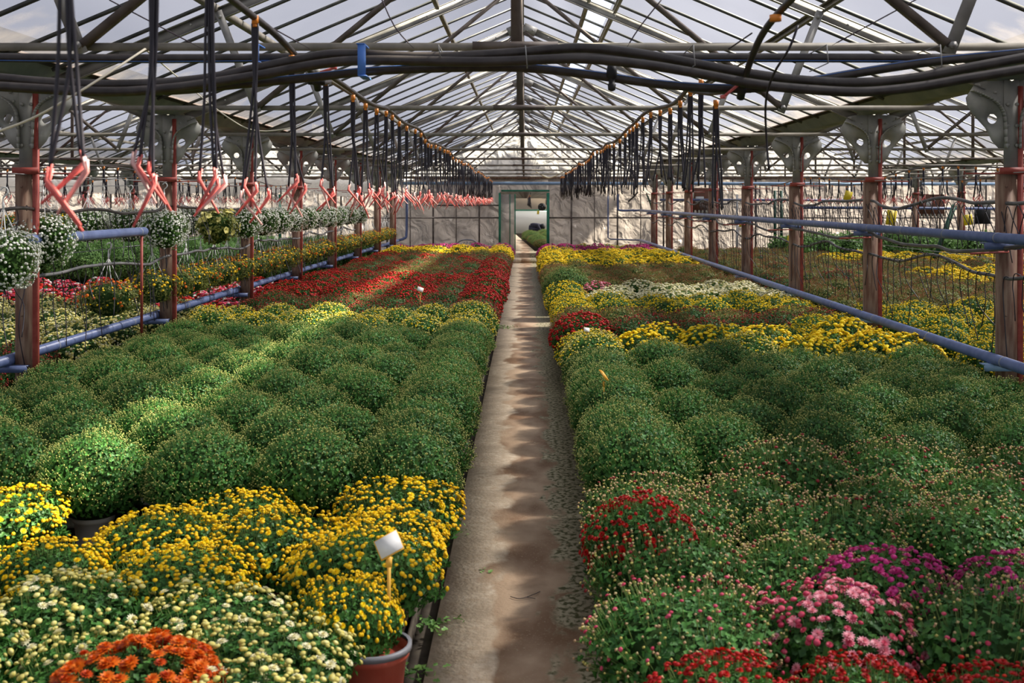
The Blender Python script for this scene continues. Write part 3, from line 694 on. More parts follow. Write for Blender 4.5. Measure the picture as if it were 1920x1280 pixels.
cord([(3.3, 1.5, CH-.40), (3.3, 31, CH-.40)], .0025, 'gwire', 'taut grey wire below the upper right pipe', 'wire', 'wire', 0)
tag(MB().bar(P(1746, 500, 22), P(1790, 384, 22), .05, .08).build('brace', 'dgreen'), 'dark leaning brace post in the right neighbour bay', 'brace')
tag(MB().tube([P(250, 348, 9), P(62, 348, 9)], .001, 4).build('wire', 'gwire'), 'thin wire across the left basket row', 'wire')
# yellow traps
for (x, y, wp, hp, Y, rz, lb) in ((1590, 367, 14, 18, 15, .3, 'second from the left among the right traps'), (1627, 354, 8, 17, 16, .9, 'highest one, beside the second right post'), (1671, 408, 18, 28, 11.5, .15, 'largest, right of the second right post'),
                              (1815, 412, 17, 20, 12.5, -.15, 'between the first and second right posts'), (1391, 421, 10, 9, 22, .1, 'leftmost and smallest on the right'), (1481, 449, 11, 15, 19, .2, 'low beside the third right post'),
                              (1012, 400, 5, 6, 43, 0, 'left of the fan beyond the doorway') if False else (1009, 398, 4, 7, 44, .1, 'small, high beyond the doorway')):
    p = P(x, y, Y); t = MB().box((0, 0, 0), (wp*Y/F, .006, hp*Y/F), Matrix.Rotation(rz, 3, 'Y')).build('sticky_trap', 'yellow', loc=p)
    MB().tube([(0, 0, hp*Y/F/2-.01), (0, 0, hp*Y/F/2+.25)], .002, 4).build('string', 'gwire', t)
    tag(t, 'yellow sticky insect trap card, '+lb, 'insect trap')
# control boards on the right end wall
def board(x, y, wd, ht, label, Y=31.5):
    t = empty('control_board', P(x, y, Y))
    MB().box((0, 0, 0), (wd, .04, ht)).build('board', 'wood', t)
    MB().box((-.1, -.06, .06), (.22, .08, .16)).build('meter_box', 'white', t); MB().box((-.32, -.06, .17), (.12, .08, .17)).build('meter_box', 'cord', t)
    b = MB()
    for i in range(7): b.lathe([(.03, -.05), (.035, 0), (.02, .05)], 8, (-.32+i*.1, -.08, -.28))
    b.build('terminals', 'cord', t); tag(t, label, 'control board')
board(1318, 378, .95, .75, 'brown control board with white boxes on the right end wall, left one')
board(1745, 385, .75, .6, 'brown control board on the right end wall, farther right')
tag(MB().box(P(1842, 398, 30.9), (.42, .05, .62)).build('wall_fan', 'black'), 'dark square fan opening in the right end wall', 'wall fan')
for x, lb in ((1453, 'left'), (1465, 'right')): tag(MB().box((P(x, 400, 31.2).x, 31.2, CH/2+.15), (.07, .06, CH+.3)).build('green_post', 'dgreen'), f'dark green {lb} post of the neighbouring doorway', 'post')
tag(MB().box((P(1382, 400, 31.2).x, 31.2, CH/2+.1), (.05, .05, CH+.2)).build('white_post', 'white'), 'thin white post by the right end wall', 'post')
tag(MB().box((P(345+180, 375, 31.2).x, 31.2, CH/2+.1), (.07, .06, CH+.2)).build('green_post', 'green'), 'green door post at the left end wall', 'post')
# crate-like chair back near the left end wall
b = MB(); p = P(876, 455, 30.4)
for i in range(9): b.tube([(p.x-.3+i*.075, 30.4, .2), (p.x-.3+i*.075, 30.4, .55-.0028*(i-4)**2*4)], .012, 6)
b.tube([(p.x-.34, 30.4, .1), (p.x-.33, 30.4, .4), (p.x-.2, 30.4, .56), (p.x, 30.4, .60), (p.x+.2, 30.4, .56), (p.x+.33, 30.4, .4), (p.x+.34, 30.4, .1)], .02, 8, smoothn=3)
b.box((p.x, 30.35, .32), (.66, .05, .05)); 
for s in (-1, 1): b.tube([(p.x+s*.3, 30.1, .0), (p.x+s*.3, 30.1, .32)], .018, 6); b.tube([(p.x+s*.32, 30.4, .0), (p.x+s*.32, 30.4, .32)], .018, 6)
b.box((p.x, 30.25, .33), (.62, .36, .03)); tag(b.build('garden_chair', 'grey'), 'grey slatted chair against the end wall left of the doorway', 'chair')
# rolled film at left far
pts = [(x, 30.6, CH+.42+.06*math.sin(x*1.7)) for x in np.arange(-15.5, -4.0, .3)]
tag(MB().tube(pts, .2, 14, smoothn=2, rad=[.2+.05*math.sin(i*1.3) for i in range(40)]).build('film_roll', 'cord' if False else 'sheet', smooth=True), 'rolled up whitish plastic film across the left end wall', 'film roll')
# rusty portal and poles at the right far corner
for (xa, ya, xb, yb, m, lb) in ((1225, 355, 1231, 468, 'galv', 'pale leaning pole beside the last right post'), (1212, 362, 1222, 392, 'dgreen', 'short dark leaning pole near the last right post'), (1196, 360, 1178, 378, 'hose', 'dark drooping hose end by the end wall')):
    tag(MB().tube([P(xa, ya, 29), P((xa+xb)/2+1, (ya+yb)/2, 29), P(xb, yb, 29)], .035 if m == 'galv' else .02, 8).build('leaning_pole', m, smooth=True), lb, 'pole')
# ---------------------------------------------------------------- person beyond the doorway, bending
pp = P(993, 430, 44); gx, gy = pp.x, 44.0; fz = .12
J = {'pelvis': (0, 0, .44), 'chest': (.24, 0, .60), 'neck': (.38, 0, .60), 'headb': (.44, 0, .56), 'head': (.50, 0, .48),
     'hipl': (.02, -.12, .42), 'kneel': (.34, -.19, .44), 'anklel': (.14, -.15, .08), 'toel': (.28, -.16, .03),
     'hipr': (.02, .12, .42), 'kneer': (.34, .19, .42), 'ankler': (.12, .15, .08), 'toer': (.26, .16, .03),
     'shl': (.30, -.19, .58), 'ell': (.42, -.25, .38), 'wrl': (.58, -.17, .26), 'hnl': (.64, -.15, .21),
     'shr': (.30, .19, .58), 'elr': (.44, .25, .38), 'wrr': (.60, .15, .28), 'hnr': (.66, .13, .24)}
RD = dict(pelvis=.17, chest=.17, neck=.06, headb=.06, head=.09, hipl=.095, kneel=.06, anklel=.04, toel=.035, hipr=.095, kneer=.06, ankler=.04, toer=.035, shl=.07, ell=.045, wrl=.03, hnl=.03, shr=.07, elr=.045, wrr=.03, hnr=.03)
E = [('pelvis', 'chest'), ('chest', 'neck'), ('neck', 'headb'), ('headb', 'head'), ('pelvis', 'hipl'), ('hipl', 'kneel'), ('kneel', 'anklel'), ('anklel', 'toel'), ('pelvis', 'hipr'), ('hipr', 'kneer'), ('kneer', 'ankler'), ('ankler', 'toer'),
     ('chest', 'shl'), ('shl', 'ell'), ('ell', 'wrl'), ('wrl', 'hnl'), ('chest', 'shr'), ('shr', 'elr'), ('elr', 'wrr'), ('wrr', 'hnr')]
ks = list(J); me = bpy.data.meshes.new('person'); me.from_pydata([J[k] for k in ks], [(ks.index(a), ks.index(b)) for a, b in E], [])
per = bpy.data.objects.new('person', me); C.objects.link(per); per.location = (gx, gy, fz); me.materials.append(M['cloth'])
sk = per.modifiers.new('skin', 'SKIN'); 
for i, k in enumerate(ks): me.skin_vertices[0].data[i].radius = (RD[k], RD[k])
me.skin_vertices[0].data[0].use_root = True; sk.use_smooth_shade = True
per.modifiers.new('sub', 'SUBSURF').levels = 1
MB().ball((.50, 0, .53), .105, (1, .9, 1.1)).build('hair', 'black', per, smooth=True)
b = MB()
for (x, y, z) in ((.64, -.15, .21), (.66, .13, .24)):
    for k in range(5): b.tube([(x, y+(k-2)*.016, z), (x+.02, y+(k-2)*.02, z-.035), (x+.015, y+(k-2)*.021, z-.07+.008*abs(k-2))], .008, 5)
b.build('hand', 'skin', per, smooth=True)
tag(per, 'person in dark clothes crouching over the plants beyond the doorway', 'person')
# ---------------------------------------------------------------- plants
def unit(v): return v/np.linalg.norm(v, axis=-1, keepdims=True)
LEAF = (np.array([(0, 0, 0), (.26, .22, .05), (.17, .42, .03), (.36, .62, .08), (0, 1, -.10), (-.36, .62, .08), (-.17, .42, .03), (-.26, .22, .05)]), [(0, 1, 2, 3, 4), (0, 4, 5, 6, 7)])
OCT = (np.array([(1, 0, 0), (-1, 0, 0), (0, 1, 0), (0, -1, 0), (0, 0, 1), (0, 0, -.7)]), [(0, 2, 4), (2, 1, 4), (1, 3, 4), (3, 0, 4), (2, 0, 5), (1, 2, 5), (3, 1, 5), (0, 3, 5)])
def domeT(n=8, h=.75):
    V = [(0, 0, h)]; 
    for r, z in ((.6, h*.82), (1, h*.35), (.75, -.15)):
        V += [(r*math.cos(2*math.pi*(i+(r == 1)*.5)/n), r*math.sin(2*math.pi*(i+(r == 1)*.5)/n), z) for i in range(n)]
    Fq = [(0, 1+i, 1+(i+1) % n) for i in range(n)]
    for k in range(2): Fq += [(1+k*n+i, 1+(k+1)*n+i, 1+(k+1)*n+(i+1) % n, 1+k*n+(i+1) % n) for i in range(n)]
    Fq.append(tuple(range(1+2*n, 1+3*n))[::-1]); return np.array(V), Fq
BALL = domeT(8, .8); POM = domeT(9, .55)
def daisy(rings):
    V = []; Fq = []
    for cnt, ln, tilt, wd, z0 in rings:
        for i in range(cnt):
            a = 2*math.pi*(i+.37*z0*50)/cnt; ca, sa = math.cos(a), math.sin(a); k = len(V)
            for (u, v_, zz) in ((.12, -wd*.35, 0), (ln*.62, -wd, math.sin(tilt)*.62*ln), (ln, 0, math.sin(tilt*.7)*ln), (ln*.62, wd, math.sin(tilt)*.62*ln), (.12, wd*.35, 0)):
                uu = u*math.cos(tilt); V.append((uu*ca-v_*sa, uu*sa+v_*ca, z0+zz))
            Fq.append((k, k+1, k+2, k+3, k+4))
    return np.array(V), Fq
DAISY = daisy([(12, 1.0, .12, .17, 0), (10, .82, .55, .16, .06), (8, .58, 1.0, .14, .12), (5, .36, 1.3, .12, .18)])
def petunia():
    V = [(0, 0, -.30)]; n = 10
    for rr, z in ((.22, -.12), (.62, .06), (1.0, .10)): V += [(rr*(1+.10*math.cos(5*2*math.pi*i/n))*math.cos(2*math.pi*i/n), rr*(1+.10*math.cos(5*2*math.pi*i/n))*math.sin(2*math.pi*i/n), z+.05*math.cos(math.pi*i)*(rr > .9)) for i in range(n)]
    Fq = [(0, 1+i, 1+(i+1) % n) for i in range(n)]
    for k in range(2): Fq += [(1+k*n+i, 1+(k+1)*n+i, 1+(k+1)*n+(i+1) % n, 1+k*n+(i+1) % n) for i in range(n)]
    return np.array(V), Fq
PET = petunia()
DAISYL = daisy([(8, 1.0, .15, .24, 0), (6, .65, .7, .22, .1)])
def basis(nrm, rng, mix=.0):                             # z = normal
    n = len(nrm); r = rng.randn(n, 3); z = unit(nrm+mix*rng.randn(n, 3)); x = unit(np.cross(r, z)); y = np.cross(z, x)
    return np.stack([x, y, z], axis=-1)
def dome_pts(rng, n, R_, zc, top, bot, zmin=-.55, f0=1, f1=1, sh=1.0, lob=.05, seed=0):
    u = rng.uniform(zmin, 1, n); ph = rng.uniform(0, 2*math.pi, n); h = np.sqrt(1-u*u)
    d = np.stack([h*np.cos(ph), h*np.sin(ph), u], -1)
    w_ = 1+lob*(np.sin(ph*3+seed)*h+np.sin(ph*5+seed*2+u*4)*.6*h+np.sin(u*9+ph*2)*.4)
    f = rng.uniform(f0, f1, n)*w_
    P_ = np.stack([d[:, 0]*R_, d[:, 1]*R_, np.where(u > 0, top, bot)*u], -1)*f[:, None]
    nr = unit(np.stack([d[:, 0]/R_, d[:, 1]/R_, u/np.where(u > 0, top, bot)], -1)); P_[:, 2] += zc
    return P_, nr
def plant(kind, seed, R_=.255, H=.54, rim=.17, leafm='leaf', nl=2600, lsz=(.018, .034), stemm='stem', blooms=(), stemlen=.045, lob=.05, leaf_top=1.0, bot=None, inner=1.0, zmin=-.6, up=.35, nstem=None):
    rng = np.random.RandomState(seed); zc = rim+(H-rim)*.42; top = H-zc; bt = (zc-rim+.03) if bot is None else bot
    g = MB()
    # dense inner mass
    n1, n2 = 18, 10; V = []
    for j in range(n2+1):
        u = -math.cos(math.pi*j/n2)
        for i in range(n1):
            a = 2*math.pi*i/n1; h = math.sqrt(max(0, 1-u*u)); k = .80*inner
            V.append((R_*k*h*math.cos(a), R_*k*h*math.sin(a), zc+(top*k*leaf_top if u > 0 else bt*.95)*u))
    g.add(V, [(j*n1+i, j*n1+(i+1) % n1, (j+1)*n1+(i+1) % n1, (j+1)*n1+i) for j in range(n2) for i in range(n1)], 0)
    # leaves
    Pp, nr = dome_pts(rng, nl, R_, zc, top*leaf_top, bt, zmin, .78, .99, lob=lob, seed=seed)
    side = unit(np.cross(rng.randn(nl, 3), nr)); yax = unit(side*.8+nr*.45+np.array([0, 0, -.1])+rng.randn(nl, 3)*.2)
    zax = unit(nr-(nr*yax).sum(-1, keepdims=True)*yax); xax = np.cross(yax, zax)
    big = np.clip(1.25-.5*(Pp[:, 2]-rim)/(H-rim), .7, 1.3)
    g.inst(LEAF, Pp, np.stack([xax, yax, zax], -1), rng.uniform(*lsz, nl)*big, 1)
    bl = MB(); mats = []
    for bi_, (T, m, cnt, sz, um) in enumerate(blooms):
        Q, nq = dome_pts(rng, cnt, R_, zc, top, bt, um, .985, 1.05, lob=lob, seed=seed)
        dirn = unit(nq*(1-up)+np.array([0, 0, up])); tips = Q+dirn*rng.uniform(.0, .018, (cnt, 1))
        s_ = rng.uniform(*sz, cnt); bl.inst(T, tips, basis(dirn, rng, .18), s_, len(mats)); mats.append(m)
        # stems: thin three-sided
        ns = cnt if nstem is None else min(cnt, nstem); L = stemlen*rng.uniform(.7, 1.2, (ns, 1)); b0 = tips[:ns]-unit(dirn[:ns]+rng.randn(ns, 3)*.12)*L; a = unit(np.cross(dirn[:ns], rng.randn(ns, 3)))
        c_ = np.cross(dirn[:ns], a); rs = .0011
        V = np.stack([tips[:ns]+a*rs, tips[:ns]-a*rs*.5+c_*rs, tips[:ns]-a*rs*.5-c_*rs, b0+a*rs*1.3, b0-a*rs*.6+c_*rs*1.3, b0-a*rs*.6-c_*rs*1.3], 1).reshape(-1, 3)
        g.add(V, [f for i in range(ns) for f in ((6*i, 6*i+1, 6*i+4, 6*i+3), (6*i+1, 6*i+2, 6*i+5, 6*i+4), (6*i+2, 6*i, 6*i+3, 6*i+5))], 2)
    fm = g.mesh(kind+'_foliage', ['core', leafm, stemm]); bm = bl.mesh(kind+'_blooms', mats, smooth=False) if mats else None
    return fm, bm
def pot(R1, H, m):
    b = MB(); b.lathe([(R1*.74, 0), (R1*.8, .01), (R1*.97, H*.86), (R1*1.04, H*.87), (R1*1.06, H), (R1*.97, H), (R1*.94, H*.88), (R1*.9, H*.86)], 24)
    return b.mesh('pot', m, smooth=False)
POTW, POTR = pot(.09, .17, 'potw'), pot(.09, .16, 'potr')
K = {}
def kind(nm, n, **kw): K[nm] = [plant(nm, 11*i+len(K)*7+3, **kw) for i in range(n)]
B_, D_, O_, PM = BALL, DAISY, OCT, POM
kind('green', 4, nl=3600, lsz=(.015, .028), blooms=[(O_, 'bud_green', 1000, (.0034, .0050), -.35)], stemlen=.03)
kind('paleyellow', 2, nl=2600, leafm='leaf', blooms=[(B_, 'bud_pale', 420, (.006, .009), -.1), (B_, 'yellow_petal', 170, (.006, .009), 0)])
kind('yellownear', 3, R_=.275, H=.42, rim=.15, nl=2000, lsz=(.02, .036), stemlen=.09, leaf_top=.86, lob=.10, blooms=[(B_, 'gold_petal', 380, (.0065, .0105), -.05), (D_, 'yellow_petal', 75, (.013, .019), .1)])
kind('creamnear', 3, R_=.27, H=.42, rim=.15, nl=2100, lsz=(.022, .04), stemlen=.10, leaf_top=.84, lob=.10, blooms=[(B_, 'bud_pale', 190, (.0065, .0100), -.05), (B_, 'cream_petal', 90, (.009, .013), .0), (D_, 'ivory_petal', 28, (.015, .022), .1)])
kind('orangenear', 1, R_=.235, H=.46, nl=1800, lsz=(.022, .04), leaf_top=.9, blooms=[(D_, 'orange_petal', 230, (.021, .028), -.1), (D_, 'rust_petal', 90, (.016, .024), 0)])
kind('pinknear', 1, R_=.23, H=.46, nl=1900, lsz=(.022, .04), leaf_top=.82, stemlen=.1, blooms=[(D_, 'pink_petal', 105, (.015, .021), .0), (B_, 'rose_petal', 170, (.007, .011), -.2), (D_, 'rose_petal', 50, (.009, .013), -.1)])
kind('magentanear', 2, R_=.24, H=.48, nl=1900, lsz=(.022, .04), leaf_top=.85, stemlen=.08, blooms=[(D_, 'magenta_petal', 190, (.014, .020), -.05), (B_, 'magenta_petal', 130, (.008, .012), -.1)])
kind('rednear', 2, R_=.22, H=.47, nl=1900, lsz=(.02, .036), leaf_top=.88, stemlen=.06, blooms=[(D_, 'red_petal', 160, (.011, .017), -.1), (B_, 'red_petal', 260, (.006, .010), -.2), (B_, 'scarlet_petal', 60, (.005, .008), -.2)])
kind('stemmed', 4, R_=.29, H=.47, nl=2100, lsz=(.02, .038), leaf_top=.78, stemlen=.13, lob=.09, leafm='leaf', blooms=[(OCT, 'bud_peach', 330, (.0045, .0065), -.2), (BALL, 'bud_pale', 150, (.0045, .0062), -.2), (BALL, 'bud_wine', 34, (.006, .0095), -.2)])
kind('stempink', 2, R_=.285, H=.46, nl=2100, lsz=(.02, .038), leaf_top=.80, stemlen=.12, lob=.07, blooms=[(OCT, 'bud_peach', 260, (.0045, .0065), -.3), (BALL, 'rose_petal', 90, (.0055, .008), -.3), (OCT, 'bud_pale', 130, (.004, .006), -.3)])
kind('yellowvivid', 3, R_=.27, H=.56, nl=1500, lsz=(.022, .036), blooms=[(PM, 'yellow_petal', 270, (.013, .022), -.15), (B_, 'gold_petal', 120, (.008, .013), -.2)])
kind('yellowbud', 2, R_=.26, H=.53, nl=2200, blooms=[(B_, 'yellow_petal', 430, (.0065, .0105), -.25), (B_, 'bud_pale', 120, (.005, .008), -.2)])
kind('red', 3, R_=.27, H=.54, nl=1500, blooms=[(PM, 'red_petal', 420, (.010, .0165), -.2), (B_, 'scarlet_petal', 120, (.008, .012), -.1), (O_, 'bud_wine', 150, (.006, .008), -.4)])
kind('winebud', 3, R_=.27, H=.52, nl=2300, leafm='leafd', blooms=[(OCT, 'bud_wine', 260, (.0055, .008), -.35), (BALL, 'red_petal', 60, (.006, .011), -.1), (OCT, 'bud_rust', 200, (.0045, .0065), -.3)], stemm='stemo')
kind('rustbud', 3, R_=.28, H=.53, nl=2300, leafm='leafo', stemm='stemo', blooms=[(OCT, 'bud_rust', 520, (.0045, .0065), -.4)])
kind('ivory', 2, R_=.27, H=.53, nl=1500, blooms=[(PM, 'ivory_petal', 340, (.012, .020), -.15), (BALL, 'cream_petal', 150, (.007, .011), -.2)])
kind('creambud', 2, R_=.27, H=.50, nl=1800, leafm='leafd', blooms=[(PM, 'cream_petal', 280, (.009, .017), -.15), (BALL, 'ivory_petal', 160, (.007, .012), -.3)])
kind('magenta', 2, R_=.26, H=.54, nl=1500, blooms=[(PM, 'magenta_petal', 380, (.012, .019), -.2)])
kind('pink', 1, R_=.26, H=.54, nl=1500, blooms=[(PM, 'pink_petal', 240, (.012, .018), -.2), (BALL, 'rose_petal', 160, (.010, .014), -.2)])
kind('tallgreen', 3, R_=.30, H=.80, rim=.2, nl=2800, lsz=(.025, .045), leafm='leafl', blooms=[], lob=.08)
kind('brightgreen', 1, R_=.29, H=.60, nl=2600, leafm='leafl', lsz=(.018, .032), blooms=[(OCT, 'bud_green', 700, (.004, .006), -.4)], stemlen=.12, up=.5)
kind('bush', 2, R_=.34, H=.85, rim=.1, nl=900, lsz=(.05, .10), leafm='leafl', blooms=[], lob=.15)
kind('bedding', 3, R_=.2, H=.30, rim=.14, nl=700, lsz=(.03, .05), leafm='leafd', blooms=[(PM, 'rose_petal', 45, (.02, .032), -.1), (PM, 'white_petal', 26, (.02, .03), -.1), (PM, 'scarlet_petal', 34, (.02, .032), -.1)])
kind('redbedding', 1, R_=.2, H=.32, rim=.14, nl=700, lsz=(.03, .05), leafm='leafd', blooms=[(PM, 'scarlet_petal', 90, (.02, .032), -.1)])
DESC = dict(green='round green budding chrysanthemum', paleyellow='pale yellow budding chrysanthemum', yellownear='golden yellow button chrysanthemum', creamnear='cream yellow button chrysanthemum',
            orangenear='bright orange chrysanthemum', pinknear='pale pink chrysanthemum', magentanear='magenta chrysanthemum', rednear='dark red chrysanthemum', stemmed='peach-budded long-stemmed chrysanthemum',
            stempink='pink-budded green chrysanthemum', yellowvivid='bright yellow blooming chrysanthemum', yellowbud='yellow budding chrysanthemum', red='deep red chrysanthemum dome', winebud='wine-budded dark chrysanthemum',
            rustbud='rusty brown-budded chrysanthemum', ivory='ivory white chrysanthemum', creambud='cream white chrysanthemum', magenta='purple pink chrysanthemum', pink='pink blooming chrysanthemum', tallgreen='tall leafy green plant',
            brightgreen='large bright green chrysanthemum', bush='big leafy green bush', bedding='low pink-white-red bedding plant', redbedding='low scarlet bedding plant')
NAMES = dict(green='green_chrysanthemum', brightgreen='green_chrysanthemum', paleyellow='yellow_chrysanthemum', yellownear='yellow_chrysanthemum', yellowvivid='yellow_chrysanthemum', yellowbud='yellow_chrysanthemum', creamnear='cream_chrysanthemum', ivory='white_chrysanthemum', creambud='cream_chrysanthemum',
             orangenear='orange_chrysanthemum', pinknear='pink_chrysanthemum', pink='pink_chrysanthemum', magentanear='magenta_chrysanthemum', magenta='magenta_chrysanthemum', rednear='red_chrysanthemum', red='red_chrysanthemum', winebud='wine_chrysanthemum', rustbud='rust_chrysanthemum', stemmed='peach_chrysanthemum', stempink='peach_chrysanthemum',
             bush='leafy_bush', tallgreen='leafy_plant', bedding='bedding_plant', redbedding='bedding_plant')
GRP = {k: v+'s' for k, v in DESC.items()}
cnts = {}; prng = random.Random(5)
def put(kd, x, y, label, group, potm=None, s=1.0, z=0, zs=1.0, var=None):
    i = cnts.get(kd, 0); cnts[kd] = i+1; V_ = K[kd]; fm, bm = V_[(i if var is None else var) % len(V_)]
    nm = NAMES[kd]
    t = empty(nm, (x, y, z), prng.uniform(0, 6.28), s*prng.uniform(.94, 1.06)); t.scale.z *= zs*prng.uniform(.95, 1.05)
    part('foliage', fm, t); 
    if bm: part('blooms', bm, t)
    if potm: part('pot', potm, t)
    tag(t, label, 'bush' if nm == 'leafy_bush' else 'plant' if nm == 'leafy_plant' else nm.replace('_', ' '), group); return t
def bed(side, rows, xs, bedname, jit=.03, potc=True, skip=None, s=1.0, zs=1.0):
    """rows: list of (kind or function(col,x)->kind, y)"""
    state = {}
    for ri, (kf, y) in enumerate(rows):
        for ci, x in enumerate(xs):
            xx = side*(x+(.0 if ci == 0 else (.12 if ri % 2 else -.12)))
            yy = y+prng.uniform(-jit, jit)+(.0 if ci % 2 else .06)
            kd = kf(ci, xx, yy) if callable(kf) else kf
            if kd is None: continue
            if skip and skip(xx, yy): continue
            yield kd, ri, ci, xx+prng.uniform(-jit, jit), yy
def lab(kd, ri, ci, bedname): 
    return f'{DESC[kd]}, {bedname}, {od(ri+1)} row, {od(ci+1)} from the path'
# --- left main bed
XS = [.56, 1.08, 1.60, 2.10, 2.60, 3.04]
rows = []
rows += [('creamnear', 2.80), ('creamnear', 3.20), ('creamnear', 3.62), ('yellownear', 4.02), ('yellownear', 4.42), ('yellownear', 4.82)]
y = 5.25
while y < 10.7: rows.append(('green', y)); y += .46
r1 = random.Random(21)
for k in range(3): rows.append((lambda c, x, y, k=k: 'yellowbud' if c == 4 and k == 1 else 'paleyellow', y)); y += .46
while y < 30: 
    def f(c, x, yy, y=y):
        q = r1.random()
        if y < 13.6: return 'winebud' if q < .85 else 'red'
        if y < 17.6: return 'red' if q < .82 else 'winebud'
        if y < 25: return ('red' if (c < 1 and 18.5 < y < 22) or (c == 5 and y > 21) else 'winebud') if q < .8 else 'rustbud' if q < .93 else 'red'
        if y < 27.2: return 'yellowvivid' if q < .88 or c < 2 else 'winebud'
        return 'magenta'
    rows.append((f, y)); y += .47
    if y > 28.2: break
for kd, ri, ci, x, y in bed(-1, rows, XS, ''):
    near = kd in ('creamnear', 'yellownear')
    if near and ci == 0 and ri < 2: x -= .16
    if near and ci == 0 and ri == 2: continue                     # space of the red-potted plant
    if kd == 'yellownear' and ((y > 4.6 and -2.05 < x < -1.6) or (4.2 < y < 4.6 and -2.3 < x < -1.78)): continue
    if kd == 'yellownear' and 4.2 < y < 4.6 and -1.6 < x < -1.3: x += .07
    if y < 4.0 and x < -2.2: continue
    if ri == 0 and ci in (1,): kd = 'orangenear'; y += .12
    put(kd, x if ci < 5 else max(x, -3.06), y, f'{DESC[kd]}, left bed, {od(ri+1)} row back, {od(ci+1)} from the path', 'left bed '+GRP[kd], POTR if near else POTW, s=.92 if near else 1.0)
put('magentanear', -.60, 2.52, 'magenta chrysanthemum at the bottom edge of the left bed', None, POTR, .8)
t = put('yellownear', -.53, 3.66, 'sparse yellow chrysanthemum in a red pot beside the path curb', None, None, 1.0)
t.rotation_euler.z = 0; t.scale = (1, 1, 1)
for ch in bpy.data.objects:
    if ch.parent == t: ch.scale = (.62, .62, .86); ch.location = (-.03, .03, .03)
pp_ = part('pot', pot(.115, .20, ['potr']), t, (.045, -.03, 0)); pp_['label'] = 'terracotta red pot'
b = MB(); b.lathe([(.116, .195), (.128, .195), (.128, .213), (.116, .213)], 28, caps=False); rim = part('rim', b.mesh('rim', 'potg'), t, (.045, -.03, 0)); rim['label'] = 'grey pot rim'
# --- right main bed
XR = [.54, 1.06, 1.58, 2.08, 2.58, 2.98]
r2 = random.Random(31)
put('rednear', .49, 2.86, 'dark red chrysanthemum at the bottom edge, nearest the path on the right', None, POTR, .95)
put('rednear', .84, 2.88, 'dark red chrysanthemum at the bottom edge, middle of three on the right', None, POTR, .95)
put('rednear', 1.19, 2.86, 'dark red chrysanthemum in the bottom right corner', None, POTR, .95)
put('stempink', .49, 3.36, 'green chrysanthemum with pink buds at the right path edge, nearest the camera', None, POTR, 1.0)
put('pinknear', .90, 3.38, 'pale pink chrysanthemum with rosy buds near the bottom right', None, POTR, 1.0)
put('stempink', 1.36, 3.34, 'green chrysanthemum with pink buds at the right frame edge behind the red ones', None, POTR, 1.0)
put('magentanear', 1.17, 3.74, 'magenta chrysanthemum behind the pale pink one', None, POTR, 1.0)
put('magentanear', 1.62, 3.74, 'magenta chrysanthemum at the right frame edge', None, POTR, 1.0)
put('stempink', 1.78, 3.36, 'green chrysanthemum cut by the right frame edge, nearest the camera', None, POTR, 1.0)
rows = []; y = 3.92
for k in range(4): rows.append((lambda c, x, yy, k=k: None if (k == 0 and 1.0 < x < 1.95) else ('green' if (k == 3 and c == 0) else 'stemmed'), y)); y += .44
y = 5.66
while y < 8.6: rows.append(('green', y)); y += .46
def fy(c, x, yy, k): 
    if k == 0: return 'paleyellow' if c < 3 else 'yellowvivid'
    if k == 1: return 'paleyellow' if c == 0 else 'yellowvivid'
    return 'yellowbud' if c % 3 != 1 else 'yellowvivid'
for k in range(3): rows.append((lambda c, x, yy, k=k: fy(c, x, yy, k), y)); y += .46
while y < 28.2:
    def f(c, x, yy, y=y):
        q = r2.random()
        if y < 10.9: return 'red' if c == 0 else ('yellowbud' if c > 3 else 'winebud')
        if y < 12.1: return 'red' if (c == 0 and y < 11.2) else 'winebud' if q < .35 else 'rustbud'
        if y < 13.5: return 'yellowbud'
        if y < 14.6: return 'ivory' if c else 'yellowbud'
        if y < 15.1: return 'pink' if c == 1 else ('ivory' if c else None)
        if y < 16.0: return None if c == 0 else 'rustbud'
        if y < 20.3: return 'rustbud'
        if y < 25.6: return 'yellowvivid' if q < .8 else 'yellowbud'
        return 'magenta' if q < .7 else 'yellowbud'
    rows.append((f, y)); y += .47
for kd, ri, ci, x, y in bed(1, rows, XR, ''):
    if y < 3.8 and x > 2.3: continue
    put(kd, x if ci < 5 else min(x, 2.93), y, f'{DESC[kd]}, right bed, {od(ri+1)} full row back, {od(ci+1)} from the path', 'right bed '+GRP[kd], POTR if y < 5 else POTW)
put('brightgreen', .56, 15.75, 'large bright green chrysanthemum standing out at the right path edge', None, POTW, 1.15)
put('rednear', .37, 4.62, 'small scarlet chrysanthemum leaning out over the right path edge', None, POTR, .42, z=.20)
t = put('rednear', .42, 4.16, 'scarlet topped chrysanthemum at the right path edge among peach buds', None, POTR, .85); t.scale.z *= 1.30
